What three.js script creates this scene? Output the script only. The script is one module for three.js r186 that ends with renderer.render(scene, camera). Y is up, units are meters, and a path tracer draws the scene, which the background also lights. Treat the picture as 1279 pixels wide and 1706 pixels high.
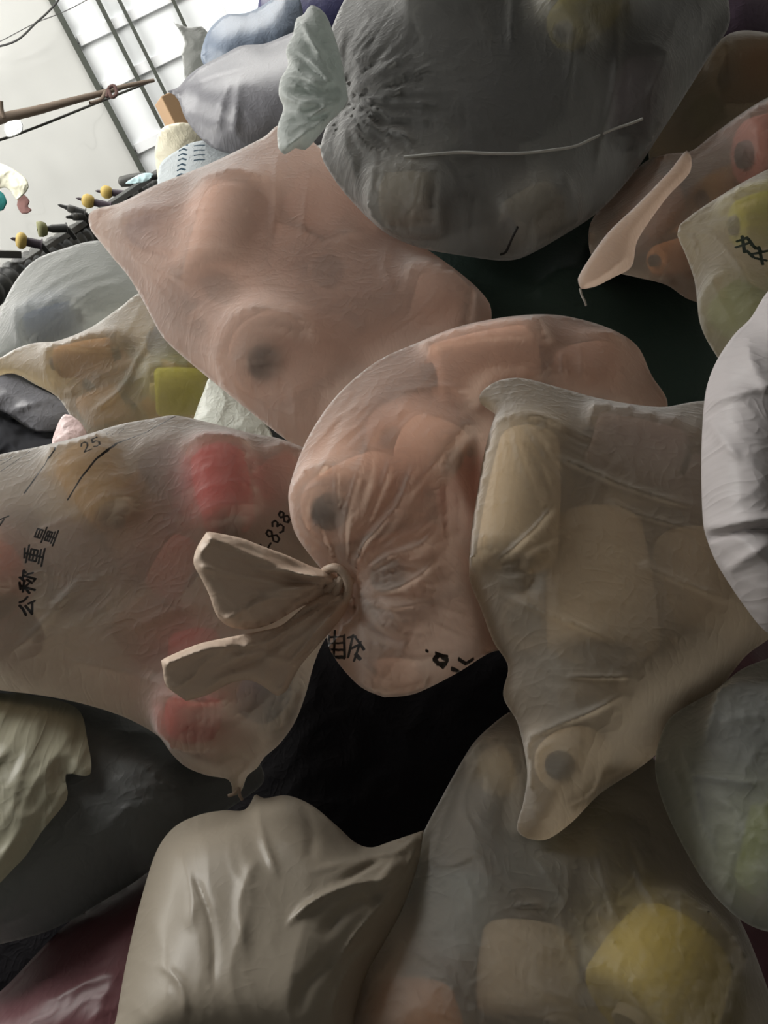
import * as THREE from 'three';
import { ImprovedNoise } from 'three/addons/math/ImprovedNoise.js';
import { mergeGeometries } from 'three/addons/utils/BufferGeometryUtils.js';
import { RectAreaLightUniformsLib } from 'three/addons/lights/RectAreaLightUniformsLib.js';
import { RoundedBoxGeometry } from 'three/addons/geometries/RoundedBoxGeometry.js';

// ------------------------------------------------------------------ camera, sky, lights, exposure
const scene = new THREE.Scene();
const W = 1279, H = 1706, F = 1289;
const camera = new THREE.PerspectiveCamera(2 * Math.atan(H / 2 / F) * 180 / Math.PI, W / H, 0.02, 60);
camera.position.set(0, 2.0, 0);
camera.rotation.order = 'YXZ';
camera.rotation.set(-25 * Math.PI / 180, 0, -26 * Math.PI / 180);
camera.updateMatrixWorld(true);
scene.add(camera);
const renderer = new THREE.WebGLRenderer({ antialias: true });
renderer.toneMapping = THREE.LinearToneMapping;
renderer.toneMappingExposure = 1.0;
renderer.shadowMap.enabled = true;
RectAreaLightUniformsLib.init();
scene.background = new THREE.Color().setRGB(1.5, 1.6, 1.65);          // overcast daylight seen through the window

function daylight(x, y, z, w, h, tx, ty, tz, power, color) {          // daylight from an opening of the hall out of view
  const l = new THREE.RectAreaLight(color, power, w, h);
  l.position.set(x, y, z); l.lookAt(tx, ty, tz); scene.add(l);
  return l;
}
const ROOM = { x0: -4.2, x1: 4.6, z0: -7.0, z1: 3.2, y1: 5.2 };
const SKY_W = [[-2.3, -5.4, 2.4, 1.6], [-2.3, -3.0, 2.4, 1.6], [0.9, -5.4, 2.0, 1.4]];    // unseen roof lights, lighting wall and heap: x, z, width, length
const SKY_P = [8, 11, 9];
for (let i = 0; i < SKY_W.length; i++) {
  const [x, z, w, l] = SKY_W[i];
  daylight(x, ROOM.y1 - 0.03, z, w, l, x, 0, z + 1e-4, SKY_P[i], new THREE.Color().setRGB(1.0, 0.98, 0.93));
}
daylight(ROOM.x0 + 0.06, 2.9, -3.8, 2.8, 1.5, 3, 1.6, -3.6, 5, new THREE.Color().setRGB(1.0, 0.97, 0.9));    // unseen long window beside the heap, lighting it from the left

// ------------------------------------------------------------------ helpers
let seed = 7;
const rnd = () => { seed = (seed + 0x6d2b79f5) | 0; let t = Math.imul(seed ^ (seed >>> 15), 1 | seed); t = (t + Math.imul(t ^ (t >>> 7), 61 | t)) ^ t; return ((t ^ (t >>> 14)) >>> 0) / 4294967296; };
const noise = new ImprovedNoise();
const V = (x, y, z) => new THREE.Vector3(x, y, z);
const CE = camera.matrixWorld.elements;
const CR = V(CE[0], CE[1], CE[2]), CU = V(CE[4], CE[5], CE[6]), CF = V(-CE[8], -CE[9], -CE[10]), CP = V(CE[12], CE[13], CE[14]);
const at = (x, y, d) => V((x - W / 2) / F * d * CR.x - (y - H / 2) / F * d * CU.x + CF.x * d + CP.x,
  (x - W / 2) / F * d * CR.y - (y - H / 2) / F * d * CU.y + CF.y * d + CP.y,
  (x - W / 2) / F * d * CR.z - (y - H / 2) / F * d * CU.z + CF.z * d + CP.z);      // the point at a distance along a line of sight
const back = (p) => { const q = p.clone().sub(CP), d = q.dot(CF); return [W / 2 + q.dot(CR) / d * F, H / 2 - q.dot(CU) / d * F, d]; };
const onWall = (x, y, z) => { const a = at(x, y, 1).sub(CP); return CP.clone().addScaledVector(a, (z - CP.z) / a.z); };
const count = {};
const numbered = (n) => { const k = count[n] = (count[n] ?? -1) + 1; return k ? n + '_' + String(k).padStart(3, '0') : n; };
function shadows(m) { m.castShadow = true; m.receiveShadow = true; return m; }
function tag(o, label, category, group) { o.userData.label = label; o.userData.category = category; if (group) o.userData.group = group; return o; }
function thing(name, label, category, p = V(0, 0, 0), group) { const o = new THREE.Group(); o.name = numbered(name); o.position.copy(p); scene.add(o); return tag(o, label, category, group); }
function part(name, geo, mat, parent) { const m = shadows(new THREE.Mesh(geo, mat)); m.name = name; parent.add(m); return m; }
function structure(name, geo, mat, parent) { const m = shadows(new THREE.Mesh(geo, mat)); m.name = name; m.userData.kind = 'structure'; (parent ?? scene).add(m); return m; }
const clamp = (x, a, b) => Math.min(b, Math.max(a, x));
const smooth = (a, b, x) => { const t = clamp((x - a) / (b - a), 0, 1); return t * t * (3 - 2 * t); };

// a closed outline through points (a third entry of 1 makes a corner), as a fine polyline
function rounded(pts, step = 9) {
  const n = pts.length, out = [];
  for (let i = 0; i < n; i++) {
    const p0 = pts[(i + n - 1) % n], p1 = pts[i], p2 = pts[(i + 1) % n], p3 = pts[(i + 2) % n];
    const L = Math.hypot(p2[0] - p1[0], p2[1] - p1[1]), m = Math.max(1, Math.round(L / step));
    const t1 = p1[2] ? [(p2[0] - p1[0]) * 0.7, (p2[1] - p1[1]) * 0.7] : [(p2[0] - p0[0]) / 2, (p2[1] - p0[1]) / 2];
    const t2 = p2[2] ? [(p2[0] - p1[0]) * 0.7, (p2[1] - p1[1]) * 0.7] : [(p3[0] - p1[0]) / 2, (p3[1] - p1[1]) / 2];
    const l1 = Math.hypot(...t1) || 1, l2 = Math.hypot(...t2) || 1, s1 = Math.min(1, L / l1), s2 = Math.min(1, L / l2);
    for (let k = 0; k < m; k++) {
      const t = k / m, a = 2 * t ** 3 - 3 * t * t + 1, b = t ** 3 - 2 * t * t + t, c = -2 * t ** 3 + 3 * t * t, d = t ** 3 - t * t;
      out.push([a * p1[0] + b * t1[0] * s1 + c * p2[0] + d * t2[0] * s2, a * p1[1] + b * t1[1] * s1 + c * p2[1] + d * t2[1] * s2]);
    }
  }
  return out;
}
function inside(poly, x, y) {
  let c = false;
  for (let i = 0, j = poly.length - 1; i < poly.length; j = i++) {
    const [xi, yi] = poly[i], [xj, yj] = poly[j];
    if ((yi > y) !== (yj > y) && x < (xj - xi) * (y - yi) / (yj - yi) + xi) c = !c;
  }
  return c;
}
function nearest(poly, x, y, closed = true) {           // [distance, x, y, share of the way along]
  let best = 1e18, bx = 0, by = 0, bt = 0;
  for (let i = 0, n = poly.length; i < n - (closed ? 0 : 1); i++) {
    const p = poly[i], q = poly[(i + 1) % n], dx = q[0] - p[0], dy = q[1] - p[1];
    const t = clamp(((x - p[0]) * dx + (y - p[1]) * dy) / (dx * dx + dy * dy + 1e-9), 0, 1), ex = p[0] + t * dx - x, ey = p[1] + t * dy - y, d = ex * ex + ey * ey;
    if (d < best) { best = d; bx = p[0] + t * dx; by = p[1] + t * dy; bt = (i + t) / (n - 1); }
  }
  return [Math.sqrt(best), bx, by, bt];
}

// how far back the space is already taken, so that each bag lies against those before it and not inside them
const OC = 5, OX = -500, OY = -500, ON = 470, OM = 560, taken = new Float32Array(ON * OM).fill(-1);
function takenAt(x, y, reach = 2) {
  const i = Math.round((x - OX) / OC), j = Math.round((y - OY) / OC);
  let m = -1;
  for (let b = -reach; b <= reach; b++) for (let a = -reach; a <= reach; a++) {
    const u = i + a, v = j + b;
    if (u >= 0 && v >= 0 && u < ON && v < OM) m = Math.max(m, taken[v * ON + u]);
  }
  return m;
}

// ------------------------------------------------------------------ materials
function noiseTexture(n, f) {
  const d = new Uint8Array(n * n * 4);
  for (let j = 0; j < n; j++) for (let i = 0; i < n; i++) { const v = clamp(f(i / n, j / n), 0, 1) * 255, o = (j * n + i) * 4; d[o] = d[o + 1] = d[o + 2] = v; d[o + 3] = 255; }
  const t = new THREE.DataTexture(d, n, n); t.magFilter = THREE.LinearFilter; t.minFilter = THREE.LinearFilter; t.wrapS = t.wrapT = THREE.RepeatWrapping; t.needsUpdate = true;
  return t;
}
const per = (u, v, fx, fy, z) => {                     // noise that repeats over the unit square
  const n = (a, b) => noise.noise(a * fx, b * fy, z);
  return n(u, v) * (1 - u) * (1 - v) + n(u - 1, v) * u * (1 - v) + n(u, v - 1) * (1 - u) * v + n(u - 1, v - 1) * u * v;
};
const ridge = (x) => 1 - Math.min(1, Math.abs(x) * 2.6);
const crinkleTex = noiseTexture(512, (u, v) => {
  const wx = 0.06 * per(u, v, 6, 6, 3.1), wy = 0.06 * per(u, v, 6, 6, 9.7);
  return 0.1 + 0.38 * ridge(per(u + wx, v + wy, 9, 15, 1.3)) ** 3 + 0.3 * ridge(per(u + wy, v - wx, 24, 15, 5.2)) ** 3 + 0.22 * (0.5 + per(u, v, 60, 60, 2.2));
});
crinkleTex.repeat.set(2.6, 2.6);
const windTex = noiseTexture(256, (u, v) => 0.5 + 0.25 * Math.sin((u * 6 + v * 46) * 2 * Math.PI) * Math.sin((u * 6 - v * 46) * 2 * Math.PI) + 0.25 * per(u, v, 40, 40, 4));
windTex.repeat.set(3, 1);
function film(color, o = {}) {
  return new THREE.MeshPhysicalMaterial({ color: new THREE.Color().setRGB(...color), roughness: o.rough ?? 0.82, metalness: 0, transmission: (o.through ?? 0.92) <= 0.5 ? 0 : o.through ?? 0.92, thickness: 0, ior: 1.5,
    specularIntensity: o.spec ?? 0.45, clearcoat: o.coat ?? 0.6, clearcoatRoughness: 0.34, side: THREE.DoubleSide, bumpMap: crinkleTex, bumpScale: o.bump ?? 0.002 });
}
function plain(color, rough = 0.8, o = {}) { return new THREE.MeshStandardMaterial({ color: new THREE.Color().setRGB(...color), roughness: rough, ...o }); }
const yarnMats = {};
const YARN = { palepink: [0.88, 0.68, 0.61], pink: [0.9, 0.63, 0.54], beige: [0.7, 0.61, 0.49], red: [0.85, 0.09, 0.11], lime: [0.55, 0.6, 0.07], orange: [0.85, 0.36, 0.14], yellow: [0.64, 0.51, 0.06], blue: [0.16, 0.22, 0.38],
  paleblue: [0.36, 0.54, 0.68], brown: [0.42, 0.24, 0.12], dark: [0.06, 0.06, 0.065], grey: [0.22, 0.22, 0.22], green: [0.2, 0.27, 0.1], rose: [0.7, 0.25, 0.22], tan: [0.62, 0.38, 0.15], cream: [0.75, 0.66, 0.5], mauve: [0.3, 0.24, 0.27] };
const yarn = (k) => yarnMats[k] ??= plain(YARN[k], 0.9, { bumpMap: windTex, bumpScale: 0.002 });
const tubeMats = { dark: plain([0.035, 0.035, 0.04], 0.6), grey: plain([0.2, 0.2, 0.19], 0.6), pale: plain([0.5, 0.45, 0.36], 0.7) };

// ------------------------------------------------------------------ yarn cones: a lathe-turned body of wound yarn on a hollow tube
function coneGeos(L, ra, rb, rt) {
  const p = [], b = Math.min(0.018, ra * 0.25, rb * 0.25), q = (x, y) => new THREE.Vector2(x, y);
  p.push(q(rt, 0), q(ra - b, 0.001));
  for (let k = 1; k <= 4; k++) { const t = k / 4 * Math.PI / 2; p.push(q(ra - b + b * Math.sin(t), b - b * Math.cos(t))); }
  for (let k = 1; k < 5; k++) p.push(q(ra + (rb - ra) * k / 5 + 0.003 * Math.sin(k / 5 * Math.PI), b + (L - 2 * b) * k / 5));
  for (let k = 0; k <= 4; k++) { const t = k / 4 * Math.PI / 2; p.push(q(rb - b + b * Math.cos(t), L - b + b * Math.sin(t))); }
  p.push(q(rt, L - 0.001), q(rt, 0));
  const body = new THREE.LatheGeometry(p, 36);
  const e = Math.min(0.022, L * 0.1), w = rt * 0.8;
  const tube = new THREE.LatheGeometry([q(w, -e), q(rt * 0.98, -e), q(rt, -e + 0.003), q(rt, L + e), q(w, L + e), q(w, L * 0.5), q(0.001, L * 0.5), q(w, L * 0.5 - 0.003), q(w, -e)], 28);
  return { body, tube, e };
}
const UP = V(0, 1, 0);
function proxyPoints(A, B, ra, rb, e, rt0) {
  const rt = (rt0 ?? Math.min(0.034, ra * 0.4, rb * 0.4)) * 1.04;                // triangles of the rough shape, in the world
  const ax = B.clone().sub(A).normalize(), s = Math.abs(ax.y) < 0.9 ? V(0, 1, 0) : V(1, 0, 0), u = s.cross(ax).normalize(), v = ax.clone().cross(u), L = A.distanceTo(B), rings = [];
  for (const [y, r] of [[-e, rt], [0, rt], [0, ra], [L * 0.25, ra * 0.75 + rb * 0.25 + 0.003], [L * 0.5, (ra + rb) / 2 + 0.004], [L * 0.75, ra * 0.25 + rb * 0.75 + 0.003], [L, rb], [L, rt], [L + e, rt]]) {
    const ring = [];
    for (let k = 0; k < 24; k++) { const t = k / 24 * 2 * Math.PI; ring.push(A.clone().addScaledVector(ax, y).addScaledVector(u, r * 1.02 * Math.cos(t)).addScaledVector(v, r * 1.02 * Math.sin(t))); }
    rings.push(ring);
  }
  return rings;
}
function segmentGap(a, b) {                            // smallest distance between two axes less the radii there
  let best = 1e9;
  for (let i = 0; i <= 16; i++) {
    const p = a.A.clone().lerp(a.B, i / 16), r = a.ra + (a.rb - a.ra) * i / 16 + 0.004, d = b.B.clone().sub(b.A), t = clamp(p.clone().sub(b.A).dot(d) / d.lengthSq(), 0, 1);
    best = Math.min(best, p.distanceTo(b.A.clone().addScaledVector(d, t)) - r - (b.ra + (b.rb - b.ra) * t));
  }
  return best;
}

// ------------------------------------------------------------------ a bag: outline, bulging front and back film, draped over what it holds and against its neighbours
// o: out (outline), d (distance of its middle), gx gy (lean, metres per 100), h hb (bulge), R (rounding of the rim), cell, holds (cones), folds, pleats, rough [height, size], dents
const linings = new Map();
const SINK = 0.014;
function bag(o) {
  const GAP = 0.006, cell = o.cell ?? 6, poly = rounded(o.out);
  let x0 = 1e9, y0 = 1e9, x1 = -1e9, y1 = -1e9;
  for (const [x, y] of poly) { x0 = Math.min(x0, x); y0 = Math.min(y0, y); x1 = Math.max(x1, x); y1 = Math.max(y1, y); }
  x0 -= cell * 1.37; y0 -= cell * 1.37;
  const cx = o.cx ?? (x0 + x1) / 2, cy = o.cy ?? (y0 + y1) / 2, nx = Math.ceil((x1 - x0) / cell) + 3, ny = Math.ceil((y1 - y0) / cell) + 3, N = nx * ny;
  const cin = new Uint8Array(N), use = new Uint8Array(N), rim = new Uint8Array(N), px = new Float32Array(N), py = new Float32Array(N), ds = new Float32Array(N);
  for (let j = 0; j < ny - 1; j++) for (let i = 0; i < nx - 1; i++) cin[j * nx + i] = inside(poly, x0 + (i + 0.5) * cell, y0 + (j + 0.5) * cell) ? 1 : 0;
  for (let j = 0; j < ny; j++) for (let i = 0; i < nx; i++) {
    const k = j * nx + i, X = x0 + i * cell, Y = y0 + j * cell;
    px[k] = X; py[k] = Y;
    let n = 0;
    for (const [a, b] of [[0, 0], [-1, 0], [0, -1], [-1, -1]]) if (i + a >= 0 && j + b >= 0) n += cin[(j + b) * nx + i + a];
    use[k] = n > 0 ? 1 : 0; rim[k] = n > 0 && n < 4 ? 1 : 0;
    if (!n) continue;
    const q = nearest(poly, X, Y);
    ds[k] = rim[k] ? 0 : q[0];
    if (rim[k]) { px[k] = q[1]; py[k] = q[2]; }
  }
  let deep = 0; for (let k = 0; k < N; k++) deep = Math.max(deep, ds[k]);
  const R = Math.min(o.R ?? 1e9, deep * 0.95), zm = new Float32Array(N), pf = new Float32Array(N), low = new Float32Array(N).fill(-1), high = new Float32Array(N).fill(99), zf = new Float32Array(N), zb = new Float32Array(N), far = new Float32Array(N).fill(-1);
  for (let k = 0; k < N; k++) if (use[k]) {
    let z = o.d + (o.gx ?? 0) * (px[k] - cx) / 100 + (o.gy ?? 0) * (py[k] - cy) / 100;
    for (const [dx, dy, r, a] of o.bend ?? []) z += a * Math.exp(-((px[k] - dx) ** 2 + (py[k] - dy) ** 2) / (r * r));
    const t = takenAt(px[k], py[k]);
    if (t > 0) low[k] = t + GAP;
    zm[k] = Math.max(z, low[k]);
    const e = Math.min(1, ds[k] / R);
    pf[k] = Math.sqrt(1 - (1 - e) ** 2);
    zf[k] = Math.max(zm[k] - o.h * pf[k], low[k]);
  }
  const base = zf.slice();
  const look = (field, x, y) => {                      // bilinear, over nodes in use
    const fx = clamp((x - x0) / cell, 0, nx - 1.001), fy = clamp((y - y0) / cell, 0, ny - 1.001), i = Math.floor(fx), j = Math.floor(fy), a = fx - i, b = fy - j;
    let s = 0, w = 0;
    for (const [u, v, q] of [[0, 0, (1 - a) * (1 - b)], [1, 0, a * (1 - b)], [0, 1, (1 - a) * b], [1, 1, a * b]]) { const k = (j + v) * nx + i + u; if (use[k]) { s += field[k] * (q + 1e-6); w += q + 1e-6; } }
    return w ? s / w : null;
  };
  // place what it holds
  const cones = [];
  for (const c of o.holds ?? []) {
    let [ax, ay, ao] = c.a, [bx, by, bo] = c.b, ra = c.r[0], rb = c.r[1] ?? ra, push = 0, k;
    const m = { c };
    for (let it = 0; it < 60; it++) {
      const za = (look(base, ax, ay) ?? o.d - o.h * 0.4) + ao + SINK + push, zB = (look(base, bx, by) ?? o.d - o.h * 0.4) + bo + SINK + push;
      m.A = at(ax, ay, za); m.B = at(bx, by, zB); m.ra = ra; m.rb = rb; m.e = Math.min(0.022, m.A.distanceTo(m.B) * 0.1);
      m.rings = proxyPoints(m.A, m.B, ra, rb, m.e, c.rt);
      let gx = 0, gy = 0, out = 0, near = 0;
      for (const ring of m.rings) for (const p of ring) {
        const [X, Y, Z] = back(p), ok = inside(poly, X, Y), q = nearest(poly, X, Y), dist = ok ? q[0] : -q[0], short = cell * 1.6 - dist;
        if (short > out) { out = short; const l = q[0] || 1, s = ok ? -1 : 1; gx = (q[1] - X) / l * s; gy = (q[2] - Y) / l * s; }
        const t = takenAt(X, Y, 3); if (t > 0) near = Math.max(near, t + 3 * GAP - Z);
      }
      let gap = 1e9;
      for (const other of cones) gap = Math.min(gap, segmentGap(m, other), segmentGap(other, m));
      if (out <= 0 && near <= 0 && gap > 0.004) break;
      if (out > 0) { const s = Math.min(out, 12); ax += gx * s; bx += gx * s; ay += gy * s; by += gy * s; if (it % 3 === 2) { ra *= 0.96; rb *= 0.96; const f = 0.98, mx = (ax + bx) / 2, my = (ay + by) / 2; ax = mx + (ax - mx) * f; bx = mx + (bx - mx) * f; ay = my + (ay - my) * f; by = my + (by - my) * f; } }
      if (near > 0) push += Math.min(near, 0.05) + 0.001;
      else if (gap <= 0.004) push += 0.012;
      if (it === 59) { m.bad = true; console.log('does not fit:', c.label, out.toFixed(1), near.toFixed(3), gap.toFixed(3)); }
    }
    if (!m.bad) cones.push(m);
  }
  // the rest of what it holds, packed deeper to tint film and dim rims
  if (o.fill) {
    const [n, colour, r, label, deeper = 0] = o.fill, keep = seed; seed = Math.round(cx * 31 + cy * 7) | 0;
    for (let tries = 0, got = 0; tries < n * 40 && got < n; tries++) {
      const x = x0 + rnd() * (x1 - x0), y = y0 + rnd() * (y1 - y0), t = rnd() * 6.283, len = r * F / o.d * 0.8, rr = r * (0.85 + 0.3 * rnd());
      const ends = [[x - len * Math.cos(t), y - len * Math.sin(t)], [x + len * Math.cos(t), y + len * Math.sin(t)]];
      if (!ends.every(([X, Y]) => inside(poly, X, Y) && nearest(poly, X, Y)[0] > rr * F / o.d * 1.05 + cell * 2)) continue;
      const dz = (rnd() - 0.5) * 0.08, za = ends.map(([X, Y]) => look(base, X, Y) + SINK + rr + 0.012 + deeper);
      let off = 0, m = null, ok = false;
      for (; off < o.h + (o.hb ?? o.h) + 0.05; off += 0.015) {
        m = { c: { c: Array.isArray(colour) ? colour[got % colour.length] : colour, label, group: label + 's' }, A: at(...ends[0], za[0] + off), B: at(...ends[1], za[1] + off + dz), ra: rr, rb: rr * 1.08, e: 0.015 };
        let gap = 1e9; for (const other of cones) gap = Math.min(gap, segmentGap(m, other), segmentGap(other, m));
        if (gap > 0.005 && takenAt(x, y, 1) + rr + 0.03 < Math.min(za[0], za[1]) + off) { ok = true; break; }
      }
      if (!ok) continue;
      m.rings = proxyPoints(m.A, m.B, m.ra, m.rb, m.e);
      if (!m.rings.every((ring) => ring.every((p) => { const [X, Y, Z] = back(p), q = takenAt(X, Y, 3); return inside(poly, X, Y) && nearest(poly, X, Y)[0] > cell * 1.5 && (q < 0 || Z > q + 3 * GAP); }))) continue;
      cones.push(m); got++;
    }
    seed = keep;
  }
  for (const m of cones) for (let s = 0; s + 1 < m.rings.length; s++) for (let k = 0; k < 24; k++) {
    const P = [m.rings[s][k], m.rings[s][(k + 1) % 24], m.rings[s + 1][k], m.rings[s + 1][(k + 1) % 24]].map(back);
    for (const T of [[P[0], P[1], P[2]], [P[1], P[3], P[2]]]) {
      const i0 = Math.max(0, Math.floor((Math.min(T[0][0], T[1][0], T[2][0]) - x0) / cell)), i1 = Math.min(nx - 1, Math.ceil((Math.max(T[0][0], T[1][0], T[2][0]) - x0) / cell));
      const j0 = Math.max(0, Math.floor((Math.min(T[0][1], T[1][1], T[2][1]) - y0) / cell)), j1 = Math.min(ny - 1, Math.ceil((Math.max(T[0][1], T[1][1], T[2][1]) - y0) / cell));
      const [a, b, c] = T, D = (b[1] - c[1]) * (a[0] - c[0]) + (c[0] - b[0]) * (a[1] - c[1]);
      for (let j = j0; j <= j1; j++) for (let i = i0; i <= i1; i++) {
        const X = x0 + i * cell, Y = y0 + j * cell;
        let z0, z1;
        if (Math.abs(D) > 1e-6) {
          const u = ((b[1] - c[1]) * (X - c[0]) + (c[0] - b[0]) * (Y - c[1])) / D, v = ((c[1] - a[1]) * (X - c[0]) + (a[0] - c[0]) * (Y - c[1])) / D, w = 1 - u - v;
          if (u < -0.02 || v < -0.02 || w < -0.02) continue;
          z0 = z1 = u * a[2] + v * b[2] + w * c[2];
        } else continue;
        const q = j * nx + i; high[q] = Math.min(high[q], z0); far[q] = Math.max(far[q], z1);
      }
    }
  }
  for (const m of cones) for (const ring of m.rings) for (const p of ring) {
    const [X, Y, Z] = back(p), i = Math.floor((X - x0) / cell), j = Math.floor((Y - y0) / cell);
    for (const q of [j * nx + i, j * nx + i + 1, (j + 1) * nx + i, (j + 1) * nx + i + 1]) if (q >= 0 && q < N) { high[q] = Math.min(high[q], Z); far[q] = Math.max(far[q], Z); }
  }
  const spread = (f, less) => { const g = f.slice(); for (let j = 1; j < ny - 1; j++) for (let i = 1; i < nx - 1; i++) { let m = f[j * nx + i]; for (let b = -1; b <= 1; b++) for (let a = -1; a <= 1; a++) { const v = f[(j + b) * nx + i + a]; m = less ? Math.min(m, v) : Math.max(m, v); } g[j * nx + i] = m; } return g; };
  const hi = spread(spread(high, true), true), fa = spread(spread(far, false), false);
  for (let k = 0; k < N; k++) { if (hi[k] < 90) hi[k] -= GAP; if (fa[k] > 0) fa[k] += GAP; }
  // the film is a stretched skin: it settles between its own pillow shape and what pushes from both sides
  const relax = (z, want, lo, up, stiff, times) => {
    for (let it = 0; it < times; it++) for (let j = 1; j < ny - 1; j++) for (let ii = 1; ii < nx - 1; ii++) {
      const i = it & 1 ? nx - 1 - ii : ii, k = j * nx + i;
      if (!use[k] || rim[k]) continue;
      const v = (z[k - 1] + z[k + 1] + z[k - nx] + z[k + nx]) / 4;
      z[k] = Math.max(lo ? lo[k] : -1, Math.min(up ? up[k] : 99, v + (want[k] - v) * stiff));
    }
  };
  relax(zf, base, low, hi, o.stiff ?? 0.008, o.times ?? 220);
  if (!o.stiff) relax(zf, zf, low, hi, 0, 3);
  if (cones.length) for (let it = 0; it < 6; it++) { const g = zf.slice(); for (let j = 1; j < ny - 1; j++) for (let i = 1; i < nx - 1; i++) { const k = j * nx + i; if (use[k] && !rim[k]) zf[k] = Math.max(low[k], Math.min(g[k], (g[k - 1] + g[k + 1] + g[k - nx] + g[k + nx]) / 4)); } }
  // folds, pleats and crumples
  const disp = new Float32Array(N), folds = (o.folds ?? []).map((f) => ({ ...f, line: openLine(f.p) }));
  for (const f of folds) {
    let a0 = 1e9, b0 = 1e9, a1 = -1e9, b1 = -1e9;
    for (const [x, y] of f.line) { a0 = Math.min(a0, x); a1 = Math.max(a1, x); b0 = Math.min(b0, y); b1 = Math.max(b1, y); }
    const m = f.w * 4;
    for (let j = Math.max(0, Math.floor((b0 - m - y0) / cell)); j < Math.min(ny, (b1 + m - y0) / cell); j++) for (let i = Math.max(0, Math.floor((a0 - m - x0) / cell)); i < Math.min(nx, (a1 + m - x0) / cell); i++) {
      const k = j * nx + i; if (!use[k]) continue;
      const [d, , , t] = nearest(f.line, px[k], py[k], false), w = f.w * (0.55 + 0.9 * (f.grow ? t : 0.5)), end = f.open ? 1 : smooth(0, 0.18, t) * smooth(1, 0.72, t);
      disp[k] += f.h * end * (f.soft ? Math.exp(-d * d / (w * w)) : 0.8 * Math.exp(-d * d / (d * w * 0.4 + w * w * 0.3)));
    }
  }
  for (const q of o.streaks ?? []) {                     // fine tension lines running out from a gathered point
    const keep = seed; seed = Math.round(q.x * 13 + q.y) | 0;
    for (let n = 0; n < q.n; n++) {
      const t = (q.a0 + (q.a1 - q.a0) * (n + rnd()) / q.n) * Math.PI / 180, r0 = q.r0 * (0.5 + rnd()), r1 = r0 + q.len * (0.4 + 0.9 * rnd()), bend = (rnd() - 0.5) * 0.16, w = 4 + 2.5 * rnd(), h = q.h * (0.4 + rnd()) * (rnd() < 0.25 ? -0.7 : 1);
      const line = openLine([0, 0.5, 1].map((k) => { const r = r0 + (r1 - r0) * k, a = t + bend * k; return [q.x + r * Math.cos(a), q.y + r * Math.sin(a)]; }));
      let a0 = 1e9, b0 = 1e9, a1 = -1e9, b1 = -1e9; for (const [x, y] of line) { a0 = Math.min(a0, x); a1 = Math.max(a1, x); b0 = Math.min(b0, y); b1 = Math.max(b1, y); }
      for (let j = Math.max(0, Math.floor((b0 - 20 - y0) / cell)); j < Math.min(ny, (b1 + 20 - y0) / cell); j++) for (let i = Math.max(0, Math.floor((a0 - 20 - x0) / cell)); i < Math.min(nx, (a1 + 20 - x0) / cell); i++) {
        const k = j * nx + i; if (!use[k]) continue;
        const [d, , , u] = nearest(line, px[k], py[k], false); disp[k] += h * smooth(0, 0.25, u) * smooth(1, 0.5, u) * Math.exp(-d * d / (w * w));
      }
    }
    seed = keep;
  }
  for (const p of o.pleats ?? []) for (let k = 0; k < N; k++) if (use[k]) {
    const dx = px[k] - p.x, dy = py[k] - p.y, r = Math.hypot(dx, dy); if (r > p.R * 3.2) continue;
    const t = Math.atan2(dy, dx) + 0.25 * noise.noise(dx / 60, dy / 60, 3 + p.x), n = p.n;
    const a = noise.noise(Math.cos(t) * n, Math.sin(t) * n, p.x * 0.37) * 0.9 + 0.6 * noise.noise(Math.cos(t) * n * 2.1, Math.sin(t) * n * 2.1, p.y * 0.31);
    disp[k] += p.h * (0.35 + ridge(a) * 1.0 - 0.4) * Math.exp(-((r / p.R) ** 1.3)) * smooth(0, p.R * 0.18, r) - (p.dip ?? 0) * Math.exp(-((r / (p.R * 0.3)) ** 2));
  }
  const [rh, rs, rdir = 0, rlong = 1] = o.rough ?? [0.004, 60], ca = Math.cos(rdir), sa = Math.sin(rdir), zz = cx * 0.013 + cy * 0.017;
  for (let k = 0; k < N; k++) if (use[k]) {
    const u = (px[k] * ca + py[k] * sa) / (rs * rlong), v = (-px[k] * sa + py[k] * ca) / rs, wx = 0.5 * noise.noise(u * 0.7, v * 0.7, zz), wy = 0.5 * noise.noise(u * 0.7, v * 0.7, zz + 5);
    disp[k] += rh * 0.6 * (ridge(noise.noise(u + wx, v + wy, zz) * 0.8) ** 2 - 0.35 + 0.3 * ridge(noise.noise(u * 2.3 + wy, v * 2.3 - wx, zz + 9)) ** 2 - 0.1 + 1.2 * noise.noise(u * 0.6, v * 0.6, zz + 3));
    zf[k] = Math.max(low[k], Math.min(hi[k], zf[k] - disp[k] * Math.min(1, ds[k] / (cell * 2.2))));
    if (rim[k]) zf[k] = zm[k];
  }
  // back film
  const want = new Float32Array(N);
  for (let k = 0; k < N; k++) if (use[k]) { want[k] = Math.max(zm[k] + (o.hb ?? o.h) * pf[k], zf[k] + 0.004); zb[k] = rim[k] ? zm[k] : Math.max(want[k], fa[k]); }
  const floorz = new Float32Array(N); for (let k = 0; k < N; k++) floorz[k] = Math.max(fa[k], zf[k] + 0.004 * Math.min(1, ds[k] / cell));
  relax(zb, want, floorz, null, 0.05, 50);
  // mesh
  const rear = [], id = new Int32Array(N).fill(-1), pos = [], uv = [], idx = [], P0 = at(cx, cy, o.d), e1 = at(cx + 50, cy, o.d + (o.gx ?? 0) / 2).sub(P0).normalize(), e2 = at(cx, cy - 50, o.d - (o.gy ?? 0) / 2).sub(P0).normalize();
  const put = (k, z) => { const p = at(px[k], py[k], z); pos.push(p.x, p.y, p.z); p.sub(P0); uv.push(p.dot(e1), p.dot(e2)); return pos.length / 3 - 1; };
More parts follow.
